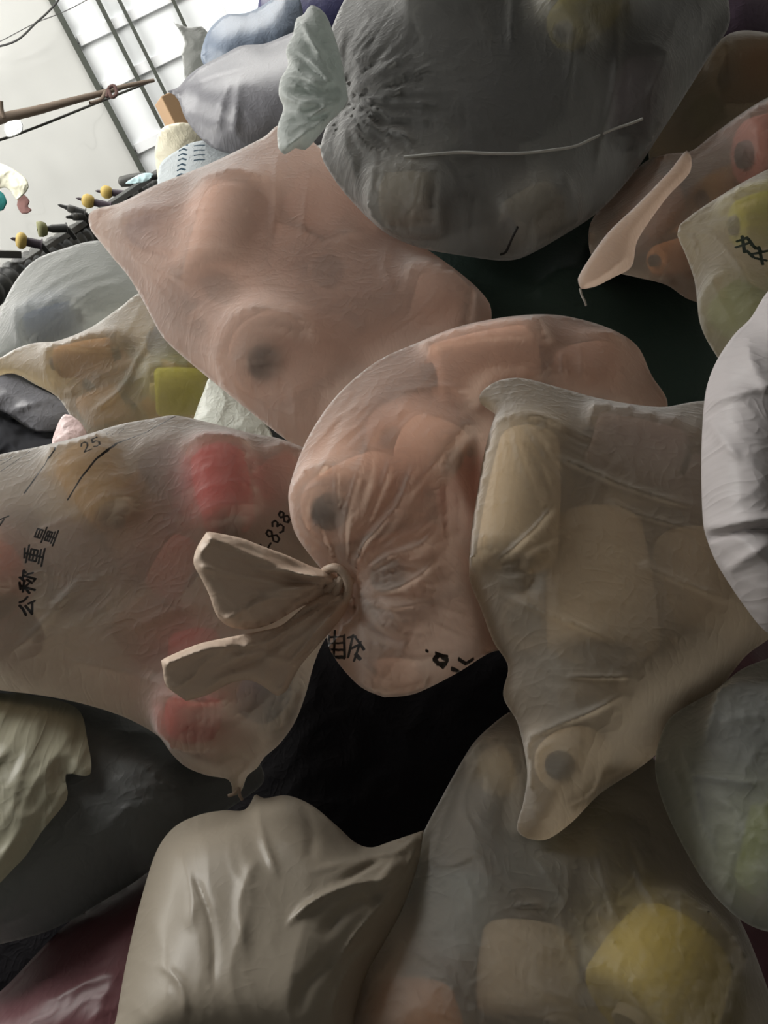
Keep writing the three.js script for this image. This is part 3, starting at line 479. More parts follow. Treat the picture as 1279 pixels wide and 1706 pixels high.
const pink = bag({ parent: pinkBag, root: knotRoot, fill: [14, 'pink', 0.06, 'pink cone packed deep inside the tied bag in the middle'], out: [[480, 830], [485, 800], [505, 745], [530, 700], [560, 660], [600, 622], [640, 595], [690, 573], [760, 545], [850, 527], [930, 525], [1010, 545], [1060, 575], [1085, 625], [1112, 675], [1080, 740], [1000, 880], [930, 1000], [860, 1075], [815, 1088], [760, 1122], [690, 1156], [640, 1162, 1], [600, 1144], [560, 1100], [544, 1062], [560, 1010], [552, 970], [520, 930], [490, 885]],
  d: 1.52, gx: 0.015, gy: -0.06, h: 0.17, hb: 0.15, R: 150, cell: 4.5, mat: F_.warm, rough: [0.004, 46, -0.8, 2.4],
  folds: [{ p: [[579, 972], [610, 900], [662, 841], [698, 746]], w: 7, h: 0.014 }, { p: [[592, 964], [645, 927], [703, 906], [735, 869]], w: 7, h: 0.016 }, { p: [[588, 988], [645, 984], [703, 955], [744, 910]], w: 7, h: 0.016 }, { p: [[579, 992], [604, 1029], [629, 1054], [685, 1078]], w: 9, h: -0.03, soft: 1 }, { p: [[575, 1005], [585, 1050], [600, 1090]], w: 7, h: 0.014 }, { p: [[590, 1000], [650, 1010], [730, 1000]], w: 6, h: 0.012 },
    { p: [[551, 939], [534, 890], [514, 860]], w: 5, h: 0.01 }, { p: [[571, 943], [575, 869], [604, 767], [633, 690]], w: 9, h: 0.014 }, { p: [[501, 763], [563, 697], [612, 664]], w: 6, h: 0.012 }, { p: [[653, 652], [727, 644], [800, 650]], w: 5, h: 0.01 }, { p: [[520, 800], [560, 740], [600, 700]], w: 6, h: 0.01 }, { p: [[764, 804], [768, 914]], w: 4, h: 0.008 }, { p: [[740, 800], [748, 930]], w: 4, h: 0.008 },
    { p: [[700, 580], [800, 560], [900, 560]], w: 8, h: 0.01 }, { p: [[600, 1100], [640, 1140]], w: 6, h: 0.01 }, { p: [[655, 1090], [700, 1100], [790, 1080]], w: 8, h: 0.01 }, { p: [[935, 570], [940, 640]], w: 4, h: 0.008 }, { p: [[965, 565], [972, 640]], w: 4, h: 0.008 }, { p: [[610, 880], [640, 800], [650, 760]], w: 5, h: 0.01 }],
  streaks: [{ x: 572, y: 972, a0: -125, a1: 25, n: 30, r0: 90, len: 170, h: 0.0045 }, { x: 572, y: 972, a0: 25, a1: 75, n: 7, r0: 50, len: 90, h: 0.006 }, { x: 480, y: 860, a0: -70, a1: -40, n: 12, r0: 90, len: 200, h: 0.005 }],
  pleats: [{ x: 572, y: 972, R: 95, h: 0.016, n: 4.5, dip: 0.01 }],
  print: { strokes: [...[[[548, 1062], [572, 1060]], [[546, 1072], [573, 1071]], [[546, 1082], [573, 1083]], [[550, 1094], [572, 1095]], [[548, 1060], [546, 1092]], [[573, 1058], [574, 1096]], [[580, 1062], [592, 1060]], [[588, 1058], [580, 1094]], [[592, 1062], [606, 1082]], [[586, 1080], [598, 1074]], [[592, 1090], [600, 1098]], [[600, 1070], [590, 1100]]].map((p) => ({ w: 3.2, p: dense(p) })),
    ...[[[710, 1084], [712, 1085]], [[726, 1088], [745, 1094]], [[724, 1100], [738, 1112], [746, 1100], [732, 1092], [724, 1100]], [[722, 1098], [728, 1090]], [[728, 1106], [743, 1106]], [[764, 1098], [776, 1106], [788, 1098]], [[752, 1114], [766, 1120]]].map((p) => ({ w: 3.4, p: dense(p) }))] },
  holds: [{ label: 'pink cone facing out with a dark hub beside the knot of the tied bag', c: 'pink', a: [552, 850, 0.018], b: [630, 810, 0.24], r: [0.066, 0.075], rt: 0.032 }, { label: 'pink cone with a faint grey hub high in the tied bag', c: 'pink', tube: 'grey', a: [655, 728, 0.02], b: [720, 700, 0.24], r: [0.075, 0.08], rt: 0.024 },
    { label: 'pink cone with a dark hub just beyond the knot of the tied bag', c: 'pink', a: [648, 958, 0.02], b: [720, 930, 0.24], r: [0.07, 0.075], rt: 0.03 }, { label: 'pink cone lying along the top edge of the tied bag', c: 'pink', a: [720, 620, 0.08], b: [880, 590, 0.08], r: [0.065, 0.07] },
    { label: 'pink cone at the far upper corner of the tied bag against the dark gap', c: 'pink', a: [975, 575, 0.06], b: [985, 660, 0.08], r: [0.07, 0.075] }, { label: 'pink cone lying across the bottom of the tied bag above the lettering', c: 'pink', a: [640, 1075, 0.05], b: [780, 1040, 0.06], r: [0.055, 0.06] },
    { label: 'rosy cone squeezed between the tied bag middle and the olive bag', c: 'rose', a: [770, 760, 0.08], b: [780, 890, 0.08], r: [0.06, 0.065] }, { label: 'small pink cone hanging in the lowest corner of the tied bag', c: 'pink', a: [625, 1120, 0.03], b: [690, 1125, 0.04], r: [0.022, 0.024] }] });
{ // the overhand knot at the neck
  const z = Math.min(pink.z(572, 985), tail.z(558, 972)) - 0.004, p = (x, y, d) => at(x, y, z + d);
  part('knot', moved(mergeGeometries([rope([p(536, 962, 0.012), p(544, 950, -0.004), p(560, 946, -0.014), p(574, 956, -0.016), p(580, 974, -0.012), p(578, 992, -0.004), p(570, 1004, 0.01)], 0.0085, 9, 40), rope([p(545, 985, 0.008), p(556, 972, -0.006), p(570, 966, -0.004), p(586, 968, 0.01)], 0.008, 8, 30), rope([p(556, 992, 0.004), p(562, 980, -0.008), p(568, 962, -0.01), p(566, 948, 0.006)], 0.007, 8, 30)]), knotRoot), F_.tail, pinkBag);
}

bag({ label: 'crumpled beige opaque bag with a torn pointed corner beside a maroon bag', out: [[190, 1760], [195, 1690], [215, 1580], [240, 1480], [262, 1415], [290, 1378], [330, 1358], [372, 1350], [408, 1349], [425, 1322, 1], [440, 1330], [478, 1325], [520, 1342], [560, 1375], [592, 1404], [618, 1412], [650, 1402], [706, 1383, 1], [696, 1440], [672, 1510], [640, 1570], [612, 1620], [590, 1690], [585, 1760]],
  d: 1.14, gx: 0.0, gy: -0.06, h: 0.11, R: 120, cell: 4.5, mat: F_.thick, rough: [0.006, 150, 1.2, 1.7], folds: [{ p: [[425, 1335], [440, 1400], [465, 1470]], w: 9, h: 0.007 }, { p: [[700, 1392], [676, 1450], [640, 1500], [590, 1560], [540, 1640]], w: 7, h: 0.013 }, { p: [[670, 1462], [610, 1468], [560, 1482], [510, 1510], [470, 1550]], w: 7, h: 0.012 }, { p: [[640, 1492], [600, 1500], [560, 1530], [530, 1570]], w: 12, h: -0.009, soft: 1 }, { p: [[640, 1560], [590, 1600], [560, 1660], [550, 1706]], w: 8, h: 0.011 },
    { p: [[560, 1590], [510, 1640], [490, 1700]], w: 12, h: -0.007, soft: 1 }, { p: [[290, 1400], [318, 1480], [316, 1560]], w: 12, h: 0.005 }, { p: [[320, 1450], [352, 1540], [356, 1660]], w: 8, h: -0.006 }, { p: [[545, 1355], [575, 1400], [612, 1420]], w: 8, h: 0.008 }, { p: [[505, 1335], [520, 1390], [514, 1440]], w: 10, h: -0.005, soft: 1 }, { p: [[262, 1600], [300, 1640], [310, 1706]], w: 9, h: 0.005 }, { p: [[430, 1420], [400, 1500], [410, 1600]], w: 14, h: 0.005 }, { p: [[704, 1386], [660, 1420], [620, 1425]], w: 6, h: 0.01 }],
  streaks: [{ x: 690, y: 1400, a0: 115, a1: 170, n: 12, r0: 40, len: 150, h: 0.005 }] });

bag({ label: 'large clear bag of mixed cones at the bottom, hanging below the olive beige bag', out: [[842, 1190], [870, 1180], [950, 1200], [1060, 1240], [1140, 1330], [1190, 1450], [1250, 1570], [1300, 1720], [1300, 1800], [580, 1800], [575, 1706], [600, 1640], [640, 1550], [680, 1480], [700, 1400], [740, 1320], [780, 1250], [800, 1225]],
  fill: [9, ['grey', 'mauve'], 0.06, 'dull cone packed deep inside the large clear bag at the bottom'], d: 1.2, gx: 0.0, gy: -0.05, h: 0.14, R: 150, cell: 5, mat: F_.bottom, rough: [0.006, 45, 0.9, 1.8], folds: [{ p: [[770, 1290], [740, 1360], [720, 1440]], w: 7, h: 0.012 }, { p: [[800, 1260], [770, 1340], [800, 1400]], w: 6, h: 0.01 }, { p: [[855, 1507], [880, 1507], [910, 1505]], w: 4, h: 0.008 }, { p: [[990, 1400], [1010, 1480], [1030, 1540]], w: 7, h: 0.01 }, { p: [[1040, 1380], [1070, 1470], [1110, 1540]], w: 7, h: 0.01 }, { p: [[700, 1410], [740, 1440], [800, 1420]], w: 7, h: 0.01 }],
  holds: [{ label: 'yellow cone in the low corner of the large clear bag at the bottom', c: 'yellow', a: [1140, 1580, 0.025], b: [1060, 1720, 0.02], r: [0.075, 0.085], tube: 'pale' }, { label: 'orange cone at the very bottom of the large clear bag near the crumpled beige bag', c: 'orange', a: [695, 1640, 0.03], b: [690, 1740, 0.02], r: [0.055, 0.07], tube: 'pale' },
    { label: 'pale blue cone standing above the orange one in the large clear bag', c: 'paleblue', a: [745, 1455, 0.01], b: [738, 1600, 0.02], r: [0.066, 0.07], tube: 'grey' }, { label: 'grey cone with a flat lid in the middle of the large clear bag', c: 'paleblue', a: [878, 1395, 0.02], b: [878, 1500, 0.02], r: [0.06, 0.06], tube: 'grey' },
    { label: 'beige cone standing below the grey lidded one in the large clear bag', c: 'beige', a: [880, 1545, 0.015], b: [878, 1700, 0.015], r: [0.068, 0.072] }, { label: 'dark grey cone in shade beside the yellow one in the large clear bag', c: 'grey', a: [1020, 1370, 0.08], b: [1040, 1500, 0.08], r: [0.055, 0.06] }, { label: 'cream cone at the top of the large clear bag where the olive beige bag rests', c: 'cream', a: [800, 1290, 0.03], b: [850, 1280, 0.06], r: [0.032, 0.04], tube: 'pale' }] });

const printed = bag({ label: 'large printed clear bag of red and tan cones, lettered with dark characters', out: [[-120, 790], [0, 757], [60, 745], [130, 728], [200, 707], [250, 698], [290, 692], [340, 702], [420, 722], [470, 732], [530, 760], [620, 850], [640, 950], [580, 1030], [545, 1060], [525, 1100], [508, 1160], [490, 1205], [465, 1240], [440, 1262], [428, 1280], [412, 1292], [402, 1318], [388, 1326], [382, 1300], [345, 1292], [310, 1278], [285, 1255], [262, 1225], [200, 1192], [110, 1166], [0, 1150], [-120, 1140]],
  fill: [8, ['mauve', 'brown', 'grey'], 0.06, 'dull cone packed deep inside the printed bag'], d: 1.55, gx: 0.0, gy: -0.06, h: 0.17, hb: 0.16, R: 150, cell: 4.5, mat: F_.milky, rough: [0.004, 60, -0.5, 2],
  folds: [{ p: [[0, 1100], [60, 1050], [110, 990], [150, 950]], w: 9, h: 0.006 }, { p: [[502, 1160], [480, 1210], [445, 1250], [415, 1270]], w: 6, h: 0.014, open: 1 }, { p: [[500, 1120], [485, 1180], [450, 1230]], w: 5, h: -0.012 }, { p: [[350, 1285], [390, 1262], [415, 1270], [395, 1300]], w: 6, h: 0.012 }, { p: [[385, 1320], [400, 1290], [430, 1270]], w: 6, h: 0.012 }, { p: [[100, 1100], [200, 1120], [300, 1150]], w: 12, h: 0.01 }, { p: [[40, 800], [150, 760], [250, 720]], w: 9, h: 0.008 }, { p: [[200, 1060], [280, 1020], [340, 1010]], w: 9, h: 0.004 }],
  print: { size: 1800, strokes: [...write('公', 30, 1022, 3, -32, 26, 8, 3.6), ...write('称', 30, 984, 4, -36, 27, 8, 3.4), ...write('重', 36, 936, 6, -30, 34, 8, 3.0), ...write('量', 54, 900, 10, -26, 34, 10, 2.8), { w: 3.4, p: dense([[97, 741], [70, 780], [41, 821]]) }, { w: 3.4, p: dense([[291, 694], [240, 722], [195, 738], [160, 765], [135, 796], [113, 832]]) }, { w: 2, p: dense([[50, 752], [24, 770], [0, 786]]) },
    ...write('2', 132, 740, 14, -6, 8, 14, 2.6), ...write('5', 149, 733, 14, -6, 7, 13, 2.6), ...write('5', 174, 722, 14, -4, 3, 6, 1.4, '#6d655c'), ...write('2', 194, 716, 14, -4, 3, 6, 1.4, '#6d655c'), ...write('6', 427, 917, 9, -14, 24, 14, 3), ...write('-', 432, 908, 8, -14, 22, 16, 3), ...write('8', 440, 892, 8, -14, 20, 16, 3), ...write('3', 450, 876, 8, -14, 18, 15, 3), ...write('8', 461, 861, 8, -14, 16, 14, 3), { w: 3, p: dense([[-6, 868], [14, 860]]) }, { w: 3, p: dense([[-4, 880], [6, 866]]) }, { w: 2.2, p: dense([[0, 768], [12, 764]]) }, { w: 2.2, p: dense([[2, 774], [16, 766], [20, 760]]) }] },
  holds: [{ label: 'red cone standing tall in the upper half of the printed bag', c: 'red', a: [362, 765, 0.0], b: [384, 875, 0.005], r: [0.055, 0.048] }, { label: 'red cone hanging at the lowest end of the printed bag beneath the tails', c: 'red', a: [326, 1165, 0.0], b: [318, 1228, 0.0], r: [0.048, 0.042] }, { label: 'red cone half covered by the fanned tails of the tied bag', c: 'red', a: [322, 1055, 0.0], b: [328, 1115, 0.01], r: [0.045, 0.045] },
    { label: 'tan orange cone beneath the printed line in the printed bag', c: 'tan', a: [135, 770, 0.01], b: [190, 862, 0.01], r: [0.055, 0.04], tube: 'pale' }, { label: 'pink cone beside the dark characters of the printed bag', c: 'rose', a: [-30, 930, 0.04], b: [0, 1010, 0.04], r: [0.06, 0.06] }, { label: 'rose cone deep in the middle of the printed bag', c: 'rose', a: [265, 930, 0.075], b: [320, 960, 0.1], r: [0.06, 0.06] },
    { label: 'rusty cone in the far corner of the printed bag under the upper pink bag', c: 'rose', a: [450, 770, 0.04], b: [490, 830, 0.05], r: [0.05, 0.05] }, { label: 'blue grey cone at the lower end of the printed bag beside a red one', c: 'blue', a: [425, 1180, 0.03], b: [450, 1140, 0.06], r: [0.04, 0.045] }, { label: 'slate cone deep behind the red one in the printed bag', c: 'mauve', a: [255, 800, 0.08], b: [300, 770, 0.09], r: [0.055, 0.055] }] });
part('tied_corner', moved(mergeGeometries([rope([at(398, 1312, 1.33), at(390, 1322, 1.325), at(380, 1326, 1.325)], 0.003, 6, 12), rope([at(398, 1312, 1.33), at(399, 1324, 1.325), at(403, 1332, 1.33)], 0.003, 6, 12)]), printed.at), F_.tail, printed.root);

const greyLow = bag({ label: 'dark smoky bag under a pale folded film sheet, below the printed bag', out: [[-120, 1130], [60, 1140], [200, 1170], [320, 1230], [420, 1260], [440, 1300], [400, 1335], [340, 1372], [280, 1420], [230, 1465], [170, 1502], [90, 1547], [0, 1573], [-120, 1590]],
  d: 1.48, gx: 0.02, gy: -0.06, h: 0.15, R: 130, cell: 5, mat: F_.smoke, rough: [0.006, 70, -0.6, 2], folds: [{ p: [[0, 1540], [30, 1530], [60, 1510]], w: 7, h: 0.012 }, { p: [[160, 1225], [230, 1220], [330, 1240]], w: 8, h: 0.012 }],
  holds: [{ label: 'dark cone inside the smoky bag below the printed bag', c: 'dark', a: [260, 1330, 0.06], b: [200, 1400, 0.06], r: [0.08, 0.08] }, { label: 'olive cone inside the smoky bag behind its pale folded sheet', c: 'green', a: [60, 1330, 0.07], b: [60, 1430, 0.07], r: [0.08, 0.08] }] });
// pale sheet folded over the smoky bag
{ const lift = (x, y) => greyLow.z(x, y) - 0.03;
  const P = [[-60, 1160], [60, 1160], [128, 1180], [145, 1230], [150, 1290], [110, 1290], [112, 1330], [70, 1385], [30, 1440], [-60, 1500]], shape = new THREE.Shape(P.map(([x, y]) => new THREE.Vector2(x, -y)));
  const poly = rounded(P), gpos = [], gi = [], nx = 46, ny = 74, ids = new Map();
  const node = (i, j) => { const k = j * 100 + i; if (!ids.has(k)) { let X = -60 + i * 5, Y = 1155 + j * 5; const q = nearest(poly, X, Y), e = inside(poly, X, Y) ? q[0] : 0; if (q[0] < 4) { X = q[1]; Y = q[2]; } const n = 0.006 * noise.noise(X / 70, Y / 90, 4) + 0.004 * ridge(noise.noise(X / 45 + Y / 90, Y / 140, 9)) + 0.014 * Math.min(1, e / 30); const f = at(X, Y, lift(clamp(X, -50, 300), Y) + 0.012 - n).sub(greyLow.at); ids.set(k, gpos.length / 3); gpos.push(f.x, f.y, f.z); } return ids.get(k); };
  for (let j = 0; j < ny; j++) for (let i = 0; i < nx; i++) if (inside(poly, -60 + (i + 0.5) * 5, 1155 + (j + 0.5) * 5)) { const a = node(i, j), b = node(i + 1, j), c = node(i, j + 1), d = node(i + 1, j + 1); gi.push(a, c, b, b, c, d); }
  const g = new THREE.BufferGeometry(); g.setAttribute('position', new THREE.Float32BufferAttribute(gpos, 3)); const guv = []; for (let i = 0; i < gpos.length; i += 3) guv.push(gpos[i], gpos[i + 1]); g.setAttribute('uv', new THREE.Float32BufferAttribute(guv, 2)); g.setIndex(gi); g.computeVertexNormals();
  part('folded_film', g, F_.paleGreen, greyLow.root); }

bag({ label: 'maroon pink bag in the bottom corner beside the crumpled beige bag', out: [[-120, 1740], [-60, 1690], [0, 1652], [60, 1590], [110, 1540], [160, 1503], [210, 1473], [256, 1452], [300, 1470], [320, 1560], [300, 1800], [-120, 1800]], d: 1.32, gx: 0.0, gy: -0.06, h: 0.12, R: 120, mat: F_.maroon, rough: [0.007, 70, -0.7, 2],
  holds: [{ label: 'dark red cone inside the maroon pink bag in the bottom corner', c: 'rose', a: [80, 1640, 0.05], b: [180, 1560, 0.06], r: [0.06, 0.06] }] });

// upper bags
const bigRoot = at(840, 430, 1.9);
const bigBag = thing('plastic_bag', 'huge smoky grey bag with a ruffled gathered neck and white cord', 'bag', bigRoot);
bag({ parent: bigBag, root: bigRoot, partName: 'gathered_neck', out: [[580, 165, 1], [571, 110], [557, 60], [541, 22], [518, 8], [506, 24], [494, 30], [488, 58, 1], [476, 84], [480, 108], [467, 132], [464, 158], [472, 180], [462, 212], [463, 246, 1], [474, 258], [492, 247], [508, 250], [530, 228], [549, 204], [567, 186]], d: 1.93, gx: 0.02, gy: -0.04, h: 0.05, hb: 0.03, R: 50, cell: 4, mat: F_.ruffle, stiff: 0.1, times: 20, rough: [0.008, 30, 0.2, 1.5], streaks: [{ x: 576, y: 165, a0: 130, a1: 245, n: 26, r0: 25, len: 90, h: 0.012 }],
  folds: [{ p: [[575, 160], [540, 110], [505, 40]], w: 7, h: 0.02, open: 1 }, { p: [[572, 166], [525, 140], [480, 100]], w: 7, h: 0.018, open: 1 }, { p: [[572, 170], [520, 175], [470, 160]], w: 7, h: 0.016, open: 1 }, { p: [[572, 175], [530, 205], [480, 245]], w: 8, h: 0.02, open: 1 }, { p: [[560, 130], [530, 90], [505, 70]], w: 6, h: -0.016 }, { p: [[555, 170], [520, 160], [490, 140]], w: 6, h: -0.016 }, { p: [[550, 190], [510, 200], [475, 200]], w: 6, h: -0.014 }] });
const big = bag({ parent: bigBag, root: bigRoot, out: [[548, 60], [600, -40], [720, -130], [1000, -150], [1180, -70], [1216, 30], [1180, 95], [1140, 160], [1100, 222], [1060, 282], [1000, 350], [925, 400], [868, 430], [832, 434], [770, 426], [700, 413], [642, 388], [590, 340], [552, 292], [534, 252], [545, 205], [560, 165], [552, 110]],
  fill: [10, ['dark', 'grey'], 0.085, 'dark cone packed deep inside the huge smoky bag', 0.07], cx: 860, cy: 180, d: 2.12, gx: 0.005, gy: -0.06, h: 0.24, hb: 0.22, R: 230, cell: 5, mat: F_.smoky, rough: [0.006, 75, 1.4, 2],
  folds: [{ p: [[850, -40], [852, 20], [850, 95]], w: 7, h: 0.012 }, { p: [[1030, -40], [1024, 134], [998, 242], [991, 320]], w: 6, h: 0.014 }, { p: [[789, 322], [786, 410]], w: 6, h: 0.01 }, { p: [[575, 162], [620, 120], [690, 90]], w: 8, h: 0.014 }, { p: [[580, 172], [640, 160], [700, 140]], w: 8, h: 0.014 }, { p: [[578, 180], [630, 215], [690, 230]], w: 8, h: 0.014 }, { p: [[575, 185], [600, 240], [660, 280]], w: 9, h: 0.014 }, { p: [[570, 190], [575, 250], [600, 310]], w: 9, h: 0.014 }, { p: [[570, 155], [585, 90], [640, 20]], w: 9, h: 0.014 }, { p: [[700, 280], [690, 340], [660, 370]], w: 8, h: 0.01 }, { p: [[955, 20], [950, 120], [940, 200]], w: 7, h: 0.008 }, { p: [[1130, 20], [1110, 90], [1070, 180]], w: 8, h: 0.012 }],
  streaks: [{ x: 566, y: 165, a0: -75, a1: 85, n: 26, r0: 60, len: 110, h: 0.009 }],
  pleats: [{ x: 566, y: 165, R: 120, h: 0.034, n: 5, dip: 0.04 }],
  holds: [{ label: 'yellow cone near the top of the huge smoky bag', c: 'yellow', a: [940, 50, -0.012], b: [1000, -5, -0.012], r: [0.06, 0.07], tube: 'pale' }, { label: 'beige cone low in the huge smoky bag under its neck', c: 'beige', a: [640, 335, 0.0], b: [720, 335, 0.0], r: [0.06, 0.06] }, { label: 'taupe cone at the lower corner of the huge smoky bag', c: 'beige', a: [850, 375, 0.0], b: [920, 340, 0.0], r: [0.055, 0.06] },
    { label: 'black cone behind the white cord of the huge smoky bag', c: 'dark', a: [770, 190, 0.15], b: [900, 175, 0.15], r: [0.08, 0.085] }, { label: 'dark cone below the white cord of the huge smoky bag', c: 'dark', a: [740, 300, 0.13], b: [860, 280, 0.13], r: [0.075, 0.075] }, { label: 'mauve cone along the far slope of the huge smoky bag', c: 'mauve', a: [1075, 120, 0.02], b: [1050, 240, 0.02], r: [0.06, 0.055] }, { label: 'grey cone above the neck folds of the huge smoky bag', c: 'grey', a: [690, 60, 0.09], b: [800, 30, 0.1], r: [0.08, 0.08] }] });
part('cord', moved(rope([[672, 262], [715, 258], [769, 254], [823, 256], [877, 255], [920, 250], [957, 244], [985, 232], [1020, 216], [1050, 206], [1070, 198]].map(([x, y]) => big.surf(x, y, 0.0045)), 0.0035, 7, 80), bigRoot), plain([0.62, 0.62, 0.6], 0.6), bigBag);  // pale tube along the white arc on the film
part('knot', moved(rope([big.surf(552, 148, 0.004), big.surf(566, 150, 0.02), big.surf(574, 164, 0.024), big.surf(568, 178, 0.016), big.surf(556, 186, 0.004)], 0.008, 8, 24), bigRoot), F_.grey, bigBag);
{ const p = [[834, 440], [842, 420], [853, 396], [862, 378]].map(([x, y]) => big.surf(clamp(x, 0, 2000), Math.min(y, 424), 0.012)); tag(part('thread', rope(p, 0.003, 6, 20), plain([0.02, 0.02, 0.02], 0.7), scene), 'short black thread stuck on the lower edge of the huge smoky grey bag', 'thread'); }

bag({ label: 'pink clear bag with grey hubs showing, tapering to a gathered corner beside the machine', out: [[148, 358], [160, 348], [200, 338], [260, 308], [350, 272], [440, 228], [468, 208], [520, 235], [580, 300], [642, 372], [700, 408], [760, 450], [800, 485], [818, 515], [810, 560], [740, 620], [640, 700], [560, 745], [506, 750], [470, 728], [425, 693], [362, 642], [302, 592], [270, 560], [240, 505], [215, 462], [190, 432], [166, 402], [150, 380]],
  fill: [18, 'palepink', 0.075, 'pink cone packed deep inside the tapering pink bag'], d: 1.98, gx: -0.01, gy: -0.09, h: 0.18, hb: 0.16, R: 150, cell: 5, mat: F_.frost, rough: [0.004, 55, 0.1, 2.4],
  folds: [{ p: [[165, 395], [230, 410], [320, 420]], w: 7, h: 0.012 }, { p: [[170, 370], [250, 360], [330, 350]], w: 7, h: 0.012 }, { p: [[190, 425], [260, 450], [330, 470]], w: 7, h: 0.012 }, { p: [[462, 240], [458, 330], [455, 400]], w: 6, h: 0.012 }, { p: [[520, 260], [510, 330], [500, 420]], w: 7, h: 0.01 }, { p: [[160, 352], [260, 316], [350, 282], [450, 238]], w: 7, h: 0.016, open: 1 }, { p: [[300, 585], [400, 600], [500, 590]], w: 8, h: 0.008 }, { p: [[380, 640], [450, 680], [520, 700]], w: 7, h: 0.01 }, { p: [[655, 390], [640, 440], [660, 490]], w: 9, h: 0.014 }, { p: [[740, 470], [700, 520], [640, 560]], w: 8, h: 0.008 }, { p: [[810, 530], [740, 560], [660, 620]], w: 7, h: 0.01 }],
  streaks: [{ x: 155, y: 372, a0: -20, a1: 48, n: 22, r0: 60, len: 170, h: 0.006 }, { x: 500, y: 900, a0: -115, a1: -60, n: 12, r0: 170, len: 120, h: 0.005 }],
  pleats: [{ x: 162, y: 372, R: 75, h: 0.016, n: 4 }],
  holds: [{ label: 'pink cone with a large grey hub low in the tapering pink bag', c: 'palepink', tube: 'grey', a: [445, 602, 0.02], b: [500, 570, 0.22], r: [0.1, 0.1], rt: 0.042 }, { label: 'pink cone with a dark hub near the smoky bag inside the tapering pink bag', c: 'palepink', a: [560, 435, 0.05], b: [640, 420, 0.23], r: [0.075, 0.085], rt: 0.04 },
    { label: 'broad pink cone in the middle of the tapering pink bag', c: 'palepink', a: [400, 350, 0.1], b: [370, 480, 0.1], r: [0.1, 0.1] }, { label: 'dark hubbed cone at the gathered corner of the tapering pink bag', c: 'mauve', tube: 'dark', a: [222, 385, 0.02], b: [285, 395, 0.05], r: [0.035, 0.06], rt: 0.02 },
    { label: 'pink cone at the far end of the tapering pink bag above the tied bag', c: 'palepink', a: [690, 500, 0.06], b: [770, 520, 0.05], r: [0.07, 0.06] }, { label: 'pink cone lying low between the two pink bags', c: 'palepink', a: [600, 620, 0.08], b: [690, 560, 0.09], r: [0.08, 0.08] }, { label: 'pink cone with a faint hub at the outer side of the tapering pink bag', c: 'palepink', tube: 'grey', a: [335, 545, 0.05], b: [400, 520, 0.22], r: [0.05, 0.05], rt: 0.025 },
    { label: 'pale pink cone under the ruffled neck in the tapering pink bag', c: 'palepink', a: [520, 300, 0.09], b: [600, 350, 0.09], r: [0.07, 0.07] }] });

// right-hand bags behind
const olGreen = bag({ label: 'yellow green clear bag with a dark green print, above the mauve white sack', out: [[1132, 374, 1], [1160, 352], [1200, 326], [1240, 302], [1290, 278], [1400, 250], [1420, 600], [1300, 650], [1225, 630], [1190, 588], [1166, 540], [1157, 470], [1142, 425], [1128, 392]], d: 1.62, gx: -0.02, gy: -0.07, h: 0.12, R: 100, cell: 5, mat: F_.olive, rough: [0.005, 45, 0.6, 2],
  folds: [{ p: [[1140, 372], [1190, 395], [1230, 440], [1262, 500]], w: 7, h: 0.014 }, { p: [[1145, 380], [1165, 430], [1190, 480], [1220, 540]], w: 8, h: 0.01 }, { p: [[1150, 365], [1210, 345], [1279, 320]], w: 8, h: 0.01 }, { p: [[1170, 372], [1220, 370], [1279, 365]], w: 8, h: 0.008 }], pleats: [{ x: 1145, y: 380, R: 45, h: 0.01, n: 4 }],
  print: { size: 900, strokes: [[[1228, 402], [1244, 396]], [[1226, 412], [1250, 404]], [[1236, 394], [1240, 420]], [[1246, 398], [1258, 414]], [[1252, 408], [1270, 420]], [[1250, 424], [1279, 418]], [[1258, 430], [1276, 434]], [[1264, 412], [1270, 440]], [[1244, 418], [1254, 428]]].map((p) => ({ w: 5, color: '#1d3a26', p: dense(p) })) },
  holds: [{ label: 'lime cone in the upper half of the yellow green bag', c: 'lime', a: [1225, 375, 0.04], b: [1300, 360, 0.05], r: [0.05, 0.055] }, { label: 'dark green cone in the lower half of the yellow green bag', c: 'green', a: [1205, 500, 0.05], b: [1290, 560, 0.06], r: [0.05, 0.055] }] });

